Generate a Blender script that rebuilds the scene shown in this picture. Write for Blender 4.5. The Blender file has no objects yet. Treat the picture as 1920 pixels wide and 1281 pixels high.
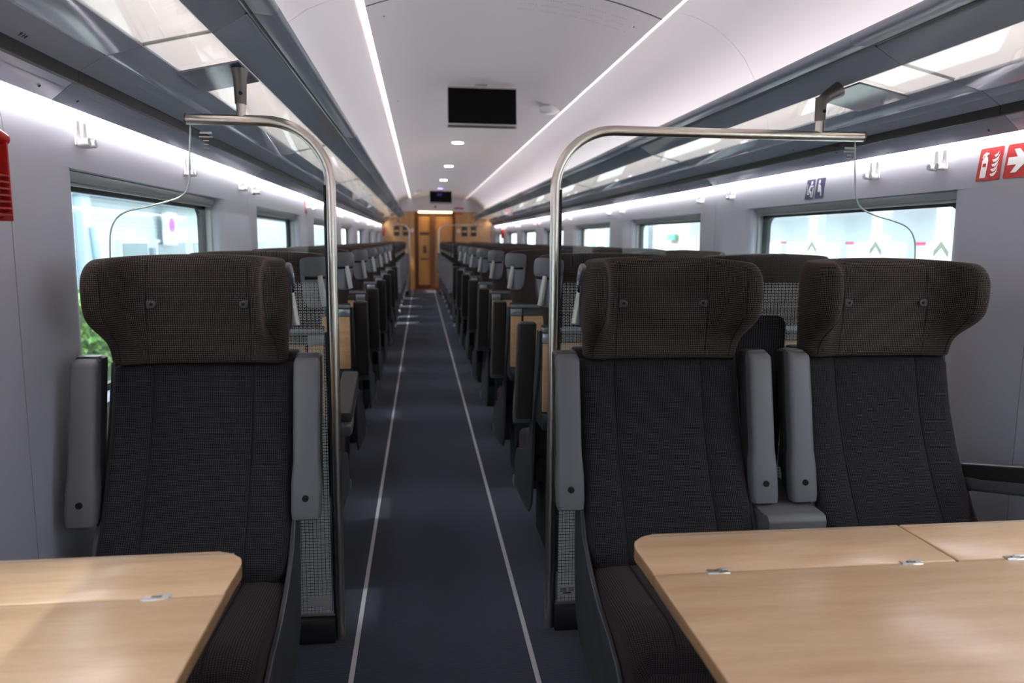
import bpy, bmesh, math, random
from mathutils import Vector, Matrix
from mathutils.bvhtree import BVHTree
random.seed(11)
SC = bpy.context.scene
COL = SC.collection
PI = math.pi

# ------------------------------------------------------------------ materials
def lin(c):
    out = []
    for v in c:
        v = v / 255.0
        out.append(v / 12.92 if v <= 0.04045 else ((v + 0.055) / 1.055) ** 2.4)
    return (out[0], out[1], out[2], 1.0)

def pset(b, key, val):
    if key in b.inputs:
        b.inputs[key].default_value = val

def base_mat(name):
    m = bpy.data.materials.new(name)
    m.use_nodes = True
    nt = m.node_tree
    b = nt.nodes['Principled BSDF']
    return m, nt, b

def mat(name, rgb, rough=0.5, metal=0.0, spec=0.5, bump=0.0, bscale=200.0, var=0.0, coat=0.0, trans=0.0, aniso=0.0):
    m, nt, b = base_mat(name)
    c = lin(rgb)
    b.inputs['Base Color'].default_value = c
    b.inputs['Roughness'].default_value = rough
    b.inputs['Metallic'].default_value = metal
    pset(b, 'Specular IOR Level', spec)
    pset(b, 'Coat Weight', coat)
    if trans:
        pset(b, 'Transmission Weight', trans)
    tc = nt.nodes.new('ShaderNodeTexCoord')
    n = nt.nodes.new('ShaderNodeTexNoise')
    n.inputs['Scale'].default_value = bscale
    n.inputs['Detail'].default_value = 3.0
    nt.links.new(tc.outputs['Object'], n.inputs['Vector'])
    if bump:
        bp = nt.nodes.new('ShaderNodeBump')
        bp.inputs['Strength'].default_value = bump
        bp.inputs['Distance'].default_value = 0.002
        nt.links.new(n.outputs['Fac'], bp.inputs['Height'])
        nt.links.new(bp.outputs['Normal'], b.inputs['Normal'])
    v = var if var else 0.03
    mx = nt.nodes.new('ShaderNodeMix')
    mx.data_type = 'RGBA'
    nt.links.new(n.outputs['Fac'], mx.inputs[0])
    mx.inputs[6].default_value = tuple(x * (1 - v) for x in c[:3]) + (1,)
    mx.inputs[7].default_value = tuple(min(1, x * (1 + v)) for x in c[:3]) + (1,)
    nt.links.new(mx.outputs[2], b.inputs['Base Color'])
    return m

def emit(name, rgb, strength):
    m, nt, b = base_mat(name)
    b.inputs['Base Color'].default_value = lin(rgb)
    pset(b, 'Emission Color', lin(rgb))
    pset(b, 'Emission Strength', strength)
    return m

def math_node(nt, op, a, b=None, clamp=False):
    n = nt.nodes.new('ShaderNodeMath')
    n.operation = op
    n.use_clamp = clamp
    for i, x in enumerate((a, b)):
        if x is None:
            continue
        if isinstance(x, (int, float)):
            n.inputs[i].default_value = x
        else:
            nt.links.new(x, n.inputs[i])
    return n.outputs[0]

def fabric(name, dark, light, period=0.0055, hstretch=1.0, rough=0.95, dots=1.0, uv=True):
    """woven cloth: a grid of pale yarn points on a dark ground"""
    m, nt, b = base_mat(name)
    tc = nt.nodes.new('ShaderNodeTexCoord')
    sep = nt.nodes.new('ShaderNodeSeparateXYZ')
    nt.links.new(tc.outputs['UV' if uv else 'Object'], sep.inputs[0])
    u = sep.outputs[0]
    v = sep.outputs[1 if uv else 2]
    su = math_node(nt, 'SINE', math_node(nt, 'MULTIPLY', u, 2 * PI / (period * hstretch)))
    sv = math_node(nt, 'SINE', math_node(nt, 'MULTIPLY', v, 2 * PI / period))
    fu = math_node(nt, 'MULTIPLY', math_node(nt, 'ADD', su, 1.0), 0.5)
    fv = math_node(nt, 'MULTIPLY', math_node(nt, 'ADD', sv, 1.0), 0.5)
    f = math_node(nt, 'MULTIPLY', fu, fv)
    ns = nt.nodes.new('ShaderNodeTexNoise')
    ns.inputs['Scale'].default_value = 260
    nt.links.new(tc.outputs['Object'], ns.inputs['Vector'])
    f2 = math_node(nt, 'MULTIPLY', f, math_node(nt, 'ADD', math_node(nt, 'MULTIPLY', ns.outputs['Fac'], 1.3), 0.2), clamp=True)
    f3 = math_node(nt, 'MULTIPLY', f2, dots, clamp=True)
    mx = nt.nodes.new('ShaderNodeMix')
    mx.data_type = 'RGBA'
    nt.links.new(f3, mx.inputs[0])
    mx.inputs[6].default_value = lin(dark)
    mx.inputs[7].default_value = lin(light)
    nt.links.new(mx.outputs[2], b.inputs['Base Color'])
    b.inputs['Roughness'].default_value = rough
    pset(b, 'Specular IOR Level', 0.2)
    pset(b, 'Sheen Weight', 0.25)
    pset(b, 'Sheen Roughness', 0.4)
    pset(b, 'Sheen Tint', lin((150, 120, 110)))
    bp = nt.nodes.new('ShaderNodeBump')
    bp.inputs['Strength'].default_value = 0.35
    bp.inputs['Distance'].default_value = 0.0015
    nt.links.new(f, bp.inputs['Height'])
    nt.links.new(bp.outputs['Normal'], b.inputs['Normal'])
    return m

def wood(name, c1, c2, stretch=(1.2, 14, 14), rough=0.35, coat=0.1, scale=3.0):
    m, nt, b = base_mat(name)
    tc = nt.nodes.new('ShaderNodeTexCoord')
    mp = nt.nodes.new('ShaderNodeMapping')
    mp.inputs['Scale'].default_value = stretch
    nt.links.new(tc.outputs['Object'], mp.inputs[0])
    n = nt.nodes.new('ShaderNodeTexNoise')
    n.inputs['Scale'].default_value = scale
    n.inputs['Detail'].default_value = 6
    n.inputs['Roughness'].default_value = 0.62
    nt.links.new(mp.outputs[0], n.inputs['Vector'])
    n2 = nt.nodes.new('ShaderNodeTexNoise')
    n2.inputs['Scale'].default_value = scale * 14
    n2.inputs['Detail'].default_value = 3
    nt.links.new(mp.outputs[0], n2.inputs['Vector'])
    f = math_node(nt, 'ADD', math_node(nt, 'MULTIPLY', n.outputs['Fac'], 0.75), math_node(nt, 'MULTIPLY', n2.outputs['Fac'], 0.25))
    cr = nt.nodes.new('ShaderNodeValToRGB')
    cr.color_ramp.elements[0].position = 0.3
    cr.color_ramp.elements[0].color = lin(c1)
    cr.color_ramp.elements[1].position = 0.7
    cr.color_ramp.elements[1].color = lin(c2)
    nt.links.new(f, cr.inputs[0])
    nt.links.new(cr.outputs[0], b.inputs['Base Color'])
    b.inputs['Roughness'].default_value = rough
    pset(b, 'Coat Weight', coat)
    pset(b, 'Coat Roughness', 0.2)
    return m

def front_fresnel(nt, ior):
    # reflect only where a ray enters the pane, not where it leaves it
    fr = nt.nodes.new('ShaderNodeFresnel')
    fr.inputs[0].default_value = ior
    geo = nt.nodes.new('ShaderNodeNewGeometry')
    return math_node(nt, 'MULTIPLY', fr.outputs[0], math_node(nt, 'SUBTRACT', 1.0, geo.outputs['Backfacing']))

def glass(name, tint=(1, 1, 1), ior=1.45, strength=1.0):
    m = bpy.data.materials.new(name)
    m.use_nodes = True
    nt = m.node_tree
    nt.nodes.clear()
    out = nt.nodes.new('ShaderNodeOutputMaterial')
    tr = nt.nodes.new('ShaderNodeBsdfTransparent')
    tr.inputs[0].default_value = tint + (1,)
    gl = nt.nodes.new('ShaderNodeBsdfGlossy')
    gl.inputs['Roughness'].default_value = 0.02
    mx = nt.nodes.new('ShaderNodeMixShader')
    nt.links.new(math_node(nt, 'MULTIPLY', front_fresnel(nt, ior), strength, clamp=True), mx.inputs[0])
    nt.links.new(tr.outputs[0], mx.inputs[1])
    nt.links.new(gl.outputs[0], mx.inputs[2])
    nt.links.new(mx.outputs[0], out.inputs[0])
    return m

def frit_mat(name):
    """white enamel rectangles printed on glass: hollow at the top, filling in and growing towards the floor"""
    m = bpy.data.materials.new(name)
    m.use_nodes = True
    nt = m.node_tree
    nt.nodes.clear()
    out = nt.nodes.new('ShaderNodeOutputMaterial')
    tc = nt.nodes.new('ShaderNodeTexCoord')
    sep = nt.nodes.new('ShaderNodeSeparateXYZ')
    nt.links.new(tc.outputs['Object'], sep.inputs[0])
    pxs, pzs = 0.0123, 0.0102
    M_ = lambda op, a, b=None, c=False: math_node(nt, op, a, b, c)
    u = M_('ABSOLUTE', M_('SUBTRACT', M_('FRACT', M_('MULTIPLY', sep.outputs[0], 1 / pxs)), 0.5))
    v = M_('ABSOLUTE', M_('SUBTRACT', M_('FRACT', M_('MULTIPLY', sep.outputs[2], 1 / pzs)), 0.5))
    t = M_('MULTIPLY', M_('SUBTRACT', 1.0, sep.outputs[2]), 1.7, True)
    hu = M_('ADD', M_('MULTIPLY', t, 0.09), 0.34)
    hv = M_('ADD', M_('MULTIPLY', t, 0.08), 0.33)
    outer = M_('MULTIPLY', M_('LESS_THAN', u, hu), M_('LESS_THAN', v, hv))
    iu = M_('SUBTRACT', M_('SUBTRACT', hu, 0.11), M_('MULTIPLY', t, 0.14))
    iv = M_('SUBTRACT', M_('SUBTRACT', hv, 0.14), M_('MULTIPLY', t, 0.14))
    hole = M_('MULTIPLY', M_('LESS_THAN', u, iu), M_('LESS_THAN', v, iv))
    hole = M_('MULTIPLY', hole, M_('SUBTRACT', 1.0, M_('MULTIPLY', t, 0.75)))
    a = M_('MULTIPLY', M_('SUBTRACT', outer, hole, True), 0.92, True)
    tr = nt.nodes.new('ShaderNodeBsdfTransparent')
    df = nt.nodes.new('ShaderNodeBsdfDiffuse')
    df.inputs[0].default_value = lin((205, 210, 208))
    tl = nt.nodes.new('ShaderNodeBsdfTranslucent')
    tl.inputs[0].default_value = lin((205, 210, 208))
    ms = nt.nodes.new('ShaderNodeMixShader')
    ms.inputs[0].default_value = 0.3
    nt.links.new(df.outputs[0], ms.inputs[1])
    nt.links.new(tl.outputs[0], ms.inputs[2])
    mx = nt.nodes.new('ShaderNodeMixShader')
    nt.links.new(a, mx.inputs[0])
    nt.links.new(tr.outputs[0], mx.inputs[1])
    nt.links.new(ms.outputs[0], mx.inputs[2])
    nt.links.new(mx.outputs[0], out.inputs[0])
    return m

def shelf_glass(name):
    """frosted shelf glass: lets the cove light through and mirrors the windows"""
    m = bpy.data.materials.new(name)
    m.use_nodes = True
    nt = m.node_tree
    nt.nodes.clear()
    out = nt.nodes.new('ShaderNodeOutputMaterial')
    tc = nt.nodes.new('ShaderNodeTexCoord')
    mp = nt.nodes.new('ShaderNodeMapping')
    mp.inputs['Scale'].default_value = (60, 9, 1)
    nt.links.new(tc.outputs['Object'], mp.inputs[0])
    n = nt.nodes.new('ShaderNodeTexNoise')
    n.inputs['Scale'].default_value = 1.0
    n.inputs['Detail'].default_value = 4
    n.inputs['Distortion'].default_value = 2.5
    nt.links.new(mp.outputs[0], n.inputs['Vector'])
    cr = nt.nodes.new('ShaderNodeValToRGB')
    cr.color_ramp.elements[0].position = 0.3
    cr.color_ramp.elements[0].color = lin((226, 227, 219))
    cr.color_ramp.elements[1].position = 0.7
    cr.color_ramp.elements[1].color = lin((250, 250, 244))
    nt.links.new(n.outputs['Fac'], cr.inputs[0])
    tl = nt.nodes.new('ShaderNodeBsdfTranslucent')
    df = nt.nodes.new('ShaderNodeBsdfDiffuse')
    nt.links.new(cr.outputs[0], tl.inputs[0])
    nt.links.new(cr.outputs[0], df.inputs[0])
    m1 = nt.nodes.new('ShaderNodeMixShader')
    m1.inputs[0].default_value = 0.12
    nt.links.new(tl.outputs[0], m1.inputs[1])
    nt.links.new(df.outputs[0], m1.inputs[2])
    gl = nt.nodes.new('ShaderNodeBsdfGlossy')
    gl.inputs['Roughness'].default_value = 0.04
    mx = nt.nodes.new('ShaderNodeMixShader')
    trn = nt.nodes.new('ShaderNodeBsdfTransparent')
    trn.inputs[0].default_value = (.97, .98, .95, 1)
    m2 = nt.nodes.new('ShaderNodeMixShader')
    m2.inputs[0].default_value = 0.8
    nt.links.new(m1.outputs[0], m2.inputs[1])
    nt.links.new(trn.outputs[0], m2.inputs[2])
    nt.links.new(front_fresnel(nt, 1.5), mx.inputs[0])
    nt.links.new(m2.outputs[0], mx.inputs[1])
    nt.links.new(gl.outputs[0], mx.inputs[2])
    nt.links.new(mx.outputs[0], out.inputs[0])
    return m

def carpet(name):
    m, nt, b = base_mat(name)
    tc = nt.nodes.new('ShaderNodeTexCoord')
    sep = nt.nodes.new('ShaderNodeSeparateXYZ')
    nt.links.new(tc.outputs['Object'], sep.inputs[0])
    n = nt.nodes.new('ShaderNodeTexNoise')
    n.inputs['Scale'].default_value = 320
    n.inputs['Detail'].default_value = 3
    nt.links.new(tc.outputs['Object'], n.inputs['Vector'])
    n2 = nt.nodes.new('ShaderNodeTexNoise')
    n2.inputs['Scale'].default_value = 2.2
    nt.links.new(tc.outputs['Object'], n2.inputs['Vector'])
    rib = math_node(nt, 'MULTIPLY', math_node(nt, 'ADD', math_node(nt, 'SINE', math_node(nt, 'MULTIPLY', sep.outputs[1], 2 * PI / 0.0075)), 1.0), 0.5)
    f = math_node(nt, 'ADD', math_node(nt, 'MULTIPLY', rib, 0.45), math_node(nt, 'MULTIPLY', n.outputs['Fac'], 0.5))
    f = math_node(nt, 'ADD', f, math_node(nt, 'MULTIPLY', math_node(nt, 'SUBTRACT', n2.outputs['Fac'], 0.5), 0.3), True)
    mx = nt.nodes.new('ShaderNodeMix')
    mx.data_type = 'RGBA'
    nt.links.new(f, mx.inputs[0])
    mx.inputs[6].default_value = lin((27, 30, 40))
    mx.inputs[7].default_value = lin((70, 75, 92))
    nt.links.new(mx.outputs[2], b.inputs['Base Color'])
    b.inputs['Roughness'].default_value = 1.0
    pset(b, 'Specular IOR Level', 0.1)
    pset(b, 'Sheen Weight', 0.2)
    bp = nt.nodes.new('ShaderNodeBump')
    bp.inputs['Strength'].default_value = 0.5
    bp.inputs['Distance'].default_value = 0.003
    nt.links.new(f, bp.inputs['Height'])
    nt.links.new(bp.outputs['Normal'], b.inputs['Normal'])
    return m

def striped(name, c1, c2, period, axis=2, rough=0.7):
    m, nt, b = base_mat(name)
    tc = nt.nodes.new('ShaderNodeTexCoord')
    sep = nt.nodes.new('ShaderNodeSeparateXYZ')
    nt.links.new(tc.outputs['Object'], sep.inputs[0])
    f = math_node(nt, 'GREATER_THAN', math_node(nt, 'FRACT', math_node(nt, 'MULTIPLY', sep.outputs[axis], 1 / period)), 0.8)
    mx = nt.nodes.new('ShaderNodeMix')
    mx.data_type = 'RGBA'
    nt.links.new(f, mx.inputs[0])
    mx.inputs[6].default_value = lin(c1)
    mx.inputs[7].default_value = lin(c2)
    nt.links.new(mx.outputs[2], b.inputs['Base Color'])
    b.inputs['Roughness'].default_value = rough
    return m

MT = {}
def setup_mats():
    M = MT
    M['head'] = fabric('headrest_cloth', (26, 22, 21), (108, 97, 89), 0.0056, 1.0, dots=1.05)
    M['back'] = fabric('backrest_cloth', (22, 21, 24), (76, 74, 79), 0.0042, 1.25, dots=1.0)
    M['seat'] = fabric('cushion_cloth', (30, 26, 27), (84, 76, 76), 0.0046, 1.3, dots=1.0)
    M['divider'] = fabric('divider_cloth', (24, 23, 25), (80, 78, 82), 0.0046, 1.6, dots=1.1, uv=False)
    M['seam'] = mat('seam_thread', (14, 13, 13), 0.9)
    M['shell'] = mat('dark_grey_plastic', (58, 59, 63), 0.55, bump=0.1, bscale=900)
    M['black'] = mat('black_plastic', (26, 27, 29), 0.5)
    M['rearcloth'] = mat('black_shell_cloth', (34, 33, 35), 0.8, bump=0.2, bscale=700)
    M['teal'] = mat('blue_black_plastic', (30, 37, 44), 0.35)
    M['arm'] = mat('armrest_grey_plastic', (96, 96, 99), 0.5, bump=0.08, bscale=900)
    M['pad'] = mat('armrest_black_leather', (52, 49, 45), 0.42, bump=0.15, bscale=500)
    M['cap'] = mat('grab_grey_plastic', (88, 88, 92), 0.45, bump=0.05, bscale=900)
    M['recess'] = mat('recess_grey_plastic', (116, 117, 124), 0.45)
    M['bar'] = mat('satin_aluminium', (192, 187, 178), 0.36, 0.4)
    M['silver'] = mat('silver_trim', (176, 180, 184), 0.3, 0.8)
    M['ledge'] = mat('ledge_grey', (104, 107, 114), 0.4)
    M['olive'] = mat('recess_olive', (76, 78, 72), 0.5)
    M['beech'] = wood('beech_rear_panel', (168, 128, 86), (196, 158, 112), (1.2, 14, 14), 0.35)
    M['table'] = wood('beech_table', (200, 160, 120), (227, 193, 154), (1.0, 9, 9), 0.3, 0.25)
    M['tableedge'] = wood('beech_edge', (150, 112, 74), (172, 132, 92), (1.0, 9, 9), 0.4)
    M['steel'] = mat('brushed_steel', (226, 216, 202), 0.28, 1.0)
    M['darksteel'] = mat('dark_steel', (118, 113, 106), 0.38, 0.9)
    M['glass'] = glass('partition_glass', (0.96, 0.985, 0.98), 1.45, 0.8)
    M['glassedge'] = mat('glass_edge', (190, 205, 200), 0.2, 0.0, 0.6)
    M['frit'] = frit_mat('glass_print')
    M['etch'] = mat('glass_etching', (190, 186, 178), 0.6)
    M['window'] = glass('window_glass', (0.90, 0.955, 0.975), 1.5, 0.8)
    M['wall'] = mat('wall_panel_grey', (186, 185, 196), 0.45, bump=0.04, bscale=600)
    M['backing'] = mat('gap_black', (40, 40, 46), 0.9)
    M['blind'] = mat('blind_rail_grey', (176, 178, 178), 0.4, 0.2)
    M['rubber'] = mat('black_rubber', (24, 27, 30), 0.5)
    M['ceil'] = mat('ceiling_white', (222, 219, 224), 0.5)
    M['cove'] = mat('cove_white', (232, 229, 232), 0.5)
    M['rack'] = mat('rack_blue_grey', (152, 159, 171), 0.3, bump=0.02, bscale=300)
    M['rackgloss'] = mat('rack_gloss_grey', (158, 165, 177), 0.1)
    M['rackglass'] = shelf_glass('frosted_shelf_glass')
    M['rackdark'] = mat('bracket_gloss', (92, 99, 108), 0.12)
    M['slot'] = mat('air_slot_black', (18, 17, 16), 0.6)
    M['mark'] = mat('print_black', (38, 38, 42), 0.7)
    M['white'] = mat('white_plastic', (222, 220, 222), 0.4)
    M['print'] = mat('print_white', (235, 235, 232), 0.6)
    M['red'] = mat('sign_red', (186, 32, 30), 0.45)
    M['redplastic'] = mat('red_plastic', (176, 26, 20), 0.35)
    M['blue'] = mat('sign_violet_blue', (58, 52, 98), 0.5)
    M['green'] = mat('sign_green', (70, 150, 130), 0.5)
    M['carpet'] = carpet('navy_carpet')
    M['line'] = mat('aisle_line_grey', (186, 184, 188), 0.6)
    M['screen'] = mat('screen_black', (3, 3, 4), 0.1, spec=.15)
    M['bezel'] = mat('monitor_grey', (178, 175, 174), 0.4)
    M['orange'] = wood('end_wall_wood', (192, 136, 82), (220, 166, 108), (14, 14, 1.2), 0.35)
    M['door'] = wood('door_wood', (206, 148, 82), (232, 178, 108), (14, 14, 1.2), 0.3)
    M['brown'] = mat('door_frame_brown', (124, 86, 60), 0.4)
    M['poster'] = mat('dark_poster', (70, 44, 34), 0.5)
    M['threshold'] = mat('copper_threshold', (156, 96, 70), 0.4, 0.6)
    M['led'] = emit('led_white', (255, 250, 252), LED)
    M['cled'] = emit('ceiling_led_white', (255, 240, 242), CLED)
    M['coveled'] = emit('cove_led_white', (255, 243, 240), COVE)
    M['spot'] = emit('downlight_white', (255, 250, 250), 14.0)
    M['violet'] = emit('downlight_violet', (150, 130, 255), 4.0)
    M['warm'] = emit('door_lamp_warm', (255, 214, 150), 4.0)
    # outside
    M['clad'] = striped('pale_cladding', (200, 212, 216), (176, 192, 199), 0.10)
    M['clad2'] = striped('white_cladding', (206, 216, 220), (176, 192, 198), 0.3)
    M['plaster'] = mat('pale_plaster', (226, 232, 236), 0.8)
    M['soffit'] = mat('grey_soffit', (140, 152, 160), 0.8)
    M['outwin'] = mat('dark_window', (96, 120, 126), 0.25)
    M['bluecol'] = mat('pale_blue_metal', (186, 208, 220), 0.5)
    M['hall'] = mat('white_hall_panel', (212, 215, 216), 0.7)
    M['chev'] = mat('chevron_grey', (104, 110, 96), 0.7)
    M['cream'] = mat('chevron_cream', (228, 226, 206), 0.7)
    M['pink'] = mat('sign_pink', (205, 70, 110), 0.6)
    M['purple'] = mat('sign_magenta', (176, 92, 176), 0.6)
    M['brick'] = mat('brown_brick', (164, 148, 138), 0.9, var=0.15, bscale=8)
    M['gravel'] = mat('gravel', (168, 170, 166), 1.0, bump=0.8, bscale=30, var=0.3)
    M['leaf'] = mat('hedge_leaf', (120, 158, 84), 0.7, var=0.35, bscale=6)

LED, CLED, COVE = 14.0, .50, 4.0
setup_mats()

# ------------------------------------------------------------------ mesh builder
class MB:
    def __init__(self):
        self.bm = bmesh.new()
    def faces(self, vs, fs):
        bv = [self.bm.verts.new(v) for v in vs]
        out = []
        for f in fs:
            try:
                out.append(self.bm.faces.new([bv[i] for i in f]))
            except ValueError:
                pass
        return bv, out
    def bevel_new(self, fs, w, seg):
        es = set()
        for f in fs:
            for e in f.edges:
                es.add(e)
        bmesh.ops.bevel(self.bm, geom=list(es), offset=w, segments=seg, affect='EDGES', profile=0.5)
    def box(self, x0, x1, y0, y1, z0, z1, bev=0.0, seg=2):
        x0, x1 = min(x0, x1), max(x0, x1); y0, y1 = min(y0, y1), max(y0, y1); z0, z1 = min(z0, z1), max(z0, z1)
        vs = [(x0, y0, z0), (x1, y0, z0), (x1, y1, z0), (x0, y1, z0), (x0, y0, z1), (x1, y0, z1), (x1, y1, z1), (x0, y1, z1)]
        _, f = self.faces(vs, [(0, 3, 2, 1), (4, 5, 6, 7), (0, 1, 5, 4), (1, 2, 6, 5), (2, 3, 7, 6), (3, 0, 4, 7)])
        if bev:
            self.bevel_new(f, bev, seg)
        return self
    def prism(self, pts, axis, a, b, bev=0.0, seg=2):
        def mk(p, t):
            return {'x': (t, p[0], p[1]), 'y': (p[0], t, p[1]), 'z': (p[0], p[1], t)}[axis]
        n = len(pts)
        vs = [mk(p, a) for p in pts] + [mk(p, b) for p in pts]
        fs = [tuple(range(n)), tuple(range(2 * n - 1, n - 1, -1))]
        for i in range(n):
            j = (i + 1) % n
            fs.append((i, i + n, j + n, j))
        _, f = self.faces(vs, fs)
        if bev:
            self.bevel_new(f, bev, seg)
        return self
    def loft(self, loops, cap=True, closed=True, uv=False, ucap=False):
        n = len(loops[0])
        nf0 = len(self.bm.faces)
        vs = [p for l in loops for p in l]
        fs = []
        for k in range(len(loops) - 1):
            for i in range(n if closed else n - 1):
                j = (i + 1) % n
                fs.append((k * n + i, k * n + j, (k + 1) * n + j, (k + 1) * n + i))
        if ucap:
            # U-shaped section: close it with quads across the thickness of the U
            hN = n // 2
            for b0 in (0, (len(loops) - 1) * n):
                for i in range(hN // 2):
                    q = [i, i + 1, hN - i - 1, hN - i]
                    for qq in (q, [(n - k) % n for k in q]):
                        u = []
                        for k in qq:
                            if b0 + k not in u: u.append(b0 + k)
                        fs.append(tuple(u))
        elif cap and closed:
            fs.append(tuple(range(n - 1, -1, -1)))
            fs.append(tuple(range((len(loops) - 1) * n, len(loops) * n)))
        bv, made = self.faces(vs, fs)
        if uv:
            # cloth coordinates in metres: round the section, and along the loft
            L = self.bm.loops.layers.uv.new('cloth')
            mid = loops[len(loops) // 2]
            h = n // 2          # the join of the cloth lies at the back
            us = [0.0]
            for i in range(n):
                us.append(us[-1] + (Vector(mid[(i + h + 1) % n]) - Vector(mid[(i + h) % n])).length)
            vv = [0.0]
            for k in range(1, len(loops)):
                vv.append(vv[-1] + (Vector(loops[k][0]) - Vector(loops[k - 1][0])).length)
            idx = {v: i for i, v in enumerate(bv)}
            for f in made:
                ii = [idx[v] for v in f.verts]
                wrap = {(i - h) % n for i in ii} == {0, n - 1}
                for lp in f.loops:
                    i = idx[lp.vert]
                    if len({i // n for i in ii}) == 1:
                        p = lp.vert.co
                        lp[L].uv = (p.x, p.y)
                    else:
                        j = (i - h) % n
                        lp[L].uv = (us[n] if (wrap and j == 0) else us[j], vv[i // n])
        return self
    def tube(self, path, r, n=10, cap=True):
        path = [Vector(p) for p in path]
        rs = r if isinstance(r, (list, tuple)) else [r] * len(path)
        loops = []
        up = None
        for i, p in enumerate(path):
            if i == 0: t = path[1] - path[0]
            elif i == len(path) - 1: t = path[-1] - path[-2]
            else: t = (path[i + 1] - p).normalized() + (p - path[i - 1]).normalized()
            t.normalize()
            if up is None:
                up = Vector((0, 0, 1)) if abs(t.z) < 0.9 else Vector((0, 1, 0))
            a = t.cross(up).normalized()
            b = a.cross(t).normalized()
            up = b
            loops.append([tuple(p + a * math.cos(2 * PI * k / n) * rs[i] + b * math.sin(2 * PI * k / n) * rs[i]) for k in range(n)])
        return self.loft(loops, cap)
    def cyl(self, p0, p1, r0, r1=None, n=16):
        return self.tube([p0, p1], [r0, r0 if r1 is None else r1], n)
    def out(self, name, material, parent=None, smooth=35, subsurf=0):
        bm = self.bm
        bmesh.ops.recalc_face_normals(bm, faces=bm.faces[:])
        me = bpy.data.meshes.new(name)
        bm.to_mesh(me)
        bm.free()
        if subsurf:
            tmp = bpy.data.objects.new('tmp', me)
            COL.objects.link(tmp)
            md = tmp.modifiers.new('s', 'SUBSURF')
            md.levels = md.render_levels = subsurf
            dg = bpy.context.evaluated_depsgraph_get()
            me2 = bpy.data.meshes.new_from_object(tmp.evaluated_get(dg))
            bpy.data.objects.remove(tmp)
            bpy.data.meshes.remove(me)
            me = me2
            me.name = name
        me.materials.clear()
        me.materials.append(material)
        if smooth:
            me.polygons.foreach_set('use_smooth', [True] * len(me.polygons))
            me.set_sharp_from_angle(angle=math.radians(smooth))
        me.update()
        o = bpy.data.objects.new(name, me)
        COL.objects.link(o)
        if parent:
            o.parent = parent
        return o

def tag(o, label=None, cat=None, group=None, kind=None):
    if label: o['label'] = label
    if cat: o['category'] = cat
    if group: o['group'] = group
    if kind: o['kind'] = kind
    return o

def thing(name, label, cat, loc=(0, 0, 0), rz=0.0, group=None):
    o = bpy.data.objects.new(name, None)
    o.empty_display_size = 0.1
    COL.objects.link(o)
    o.location = loc
    o.rotation_euler = (0, 0, rz)
    return tag(o, label, cat, group)

KIDS = {}
def copy_tree(o, parent=None):
    c = o.copy()
    COL.objects.link(c)
    if parent is not None:
        c.parent = parent
    for ch in list(o.children):
        copy_tree(ch, c)
    return c

def struct(o):
    o['kind'] = 'structure'
    return o

def text_mesh(name, s, size, material, parent=None, matrix=None, extrude=0.0004, align='CENTER'):
    cu = bpy.data.curves.new(name, 'FONT')
    cu.body = s
    cu.size = size
    cu.align_x = align
    cu.align_y = 'CENTER'
    cu.extrude = extrude
    tmp = bpy.data.objects.new('tmp_text', cu)
    COL.objects.link(tmp)
    dg = bpy.context.evaluated_depsgraph_get()
    me = bpy.data.meshes.new_from_object(tmp.evaluated_get(dg))
    bpy.data.objects.remove(tmp)
    bpy.data.curves.remove(cu)
    me.name = name
    me.materials.clear()
    me.materials.append(material)
    o = bpy.data.objects.new(name, me)
    COL.objects.link(o)
    if parent:
        o.parent = parent
    if matrix is not None:
        o.matrix_local = matrix
    return o

def frame_matrix(pos, right, up):
    """local x = right, y = up, z = right x up (faces out)"""
    r = Vector(right).normalized(); u = Vector(up).normalized()
    n = r.cross(u)
    return Matrix(((r.x, u.x, n.x, pos[0]), (r.y, u.y, n.y, pos[1]), (r.z, u.z, n.z, pos[2]), (0, 0, 0, 1)))

ORD = ['first', 'second', 'third', 'fourth', 'fifth', 'sixth', 'seventh', 'eighth', 'ninth', 'tenth']
YB, YE = -6.0, 19.7       # back and far end of the saloon
XW = 1.363                # inner face of the side walls

# ------------------------------------------------------------------ seat
def lerp(a, b, t):
    return a + (b - a) * t

NECK = [(0, 0), (.07, 0), (.126, .001), (.168, -.004), (.192, -.006), (.212, -.003), (.228, .012), (.236, .034), (.233, .062), (.215, .09), (.17, .105), (0, .105)]
WING = [(0, 0), (.07, 0), (.126, -.002), (.158, -.016), (.178, -.056), (.186, -.108), (.214, -.136), (.246, -.118), (.262, -.06), (.255, .028), (.226, .085), (.17, .105), (0, .105)]
NECK = NECK[:3] + [(.150, -.001)] + NECK[3:]

def head_loop(z, L, inset, droop=0.0, cut=0):
    half = [(lerp(a[0], b[0], L), lerp(a[1], b[1], L)) for a, b in zip(NECK, WING)]
    full = half + [(-p[0], p[1]) for p in half[-2:0:-1]]
    n = len(full)
    out = []
    for i in range(n):
        p, q, r = full[i - 1], full[i], full[(i + 1) % n]
        tx, ty = r[0] - p[0], r[1] - p[1]
        l = math.hypot(tx, ty) or 1
        nx, ny = ty / l, -tx / l      # outward for this winding
        w = max(0.0, min(1.0, (abs(q[0]) - .09) / .08))
        ins = inset * (1 - .55 * w * w * (3 - 2 * w))      # the wings are thinner than the pad
        x, y = q[0] - nx * ins, q[1] - ny * ins
        d = droop * (min(1.0, abs(x) / .25) ** 2.2 * 0.75 + max(0, -y) * 2.2)
        if cut and x * cut > .14:        # the aisle side is cut back for the grab handle
            x = cut * (.14 + (abs(x) - .14) * .83)
        out.append((x, y, z - d))
    return out

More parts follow.
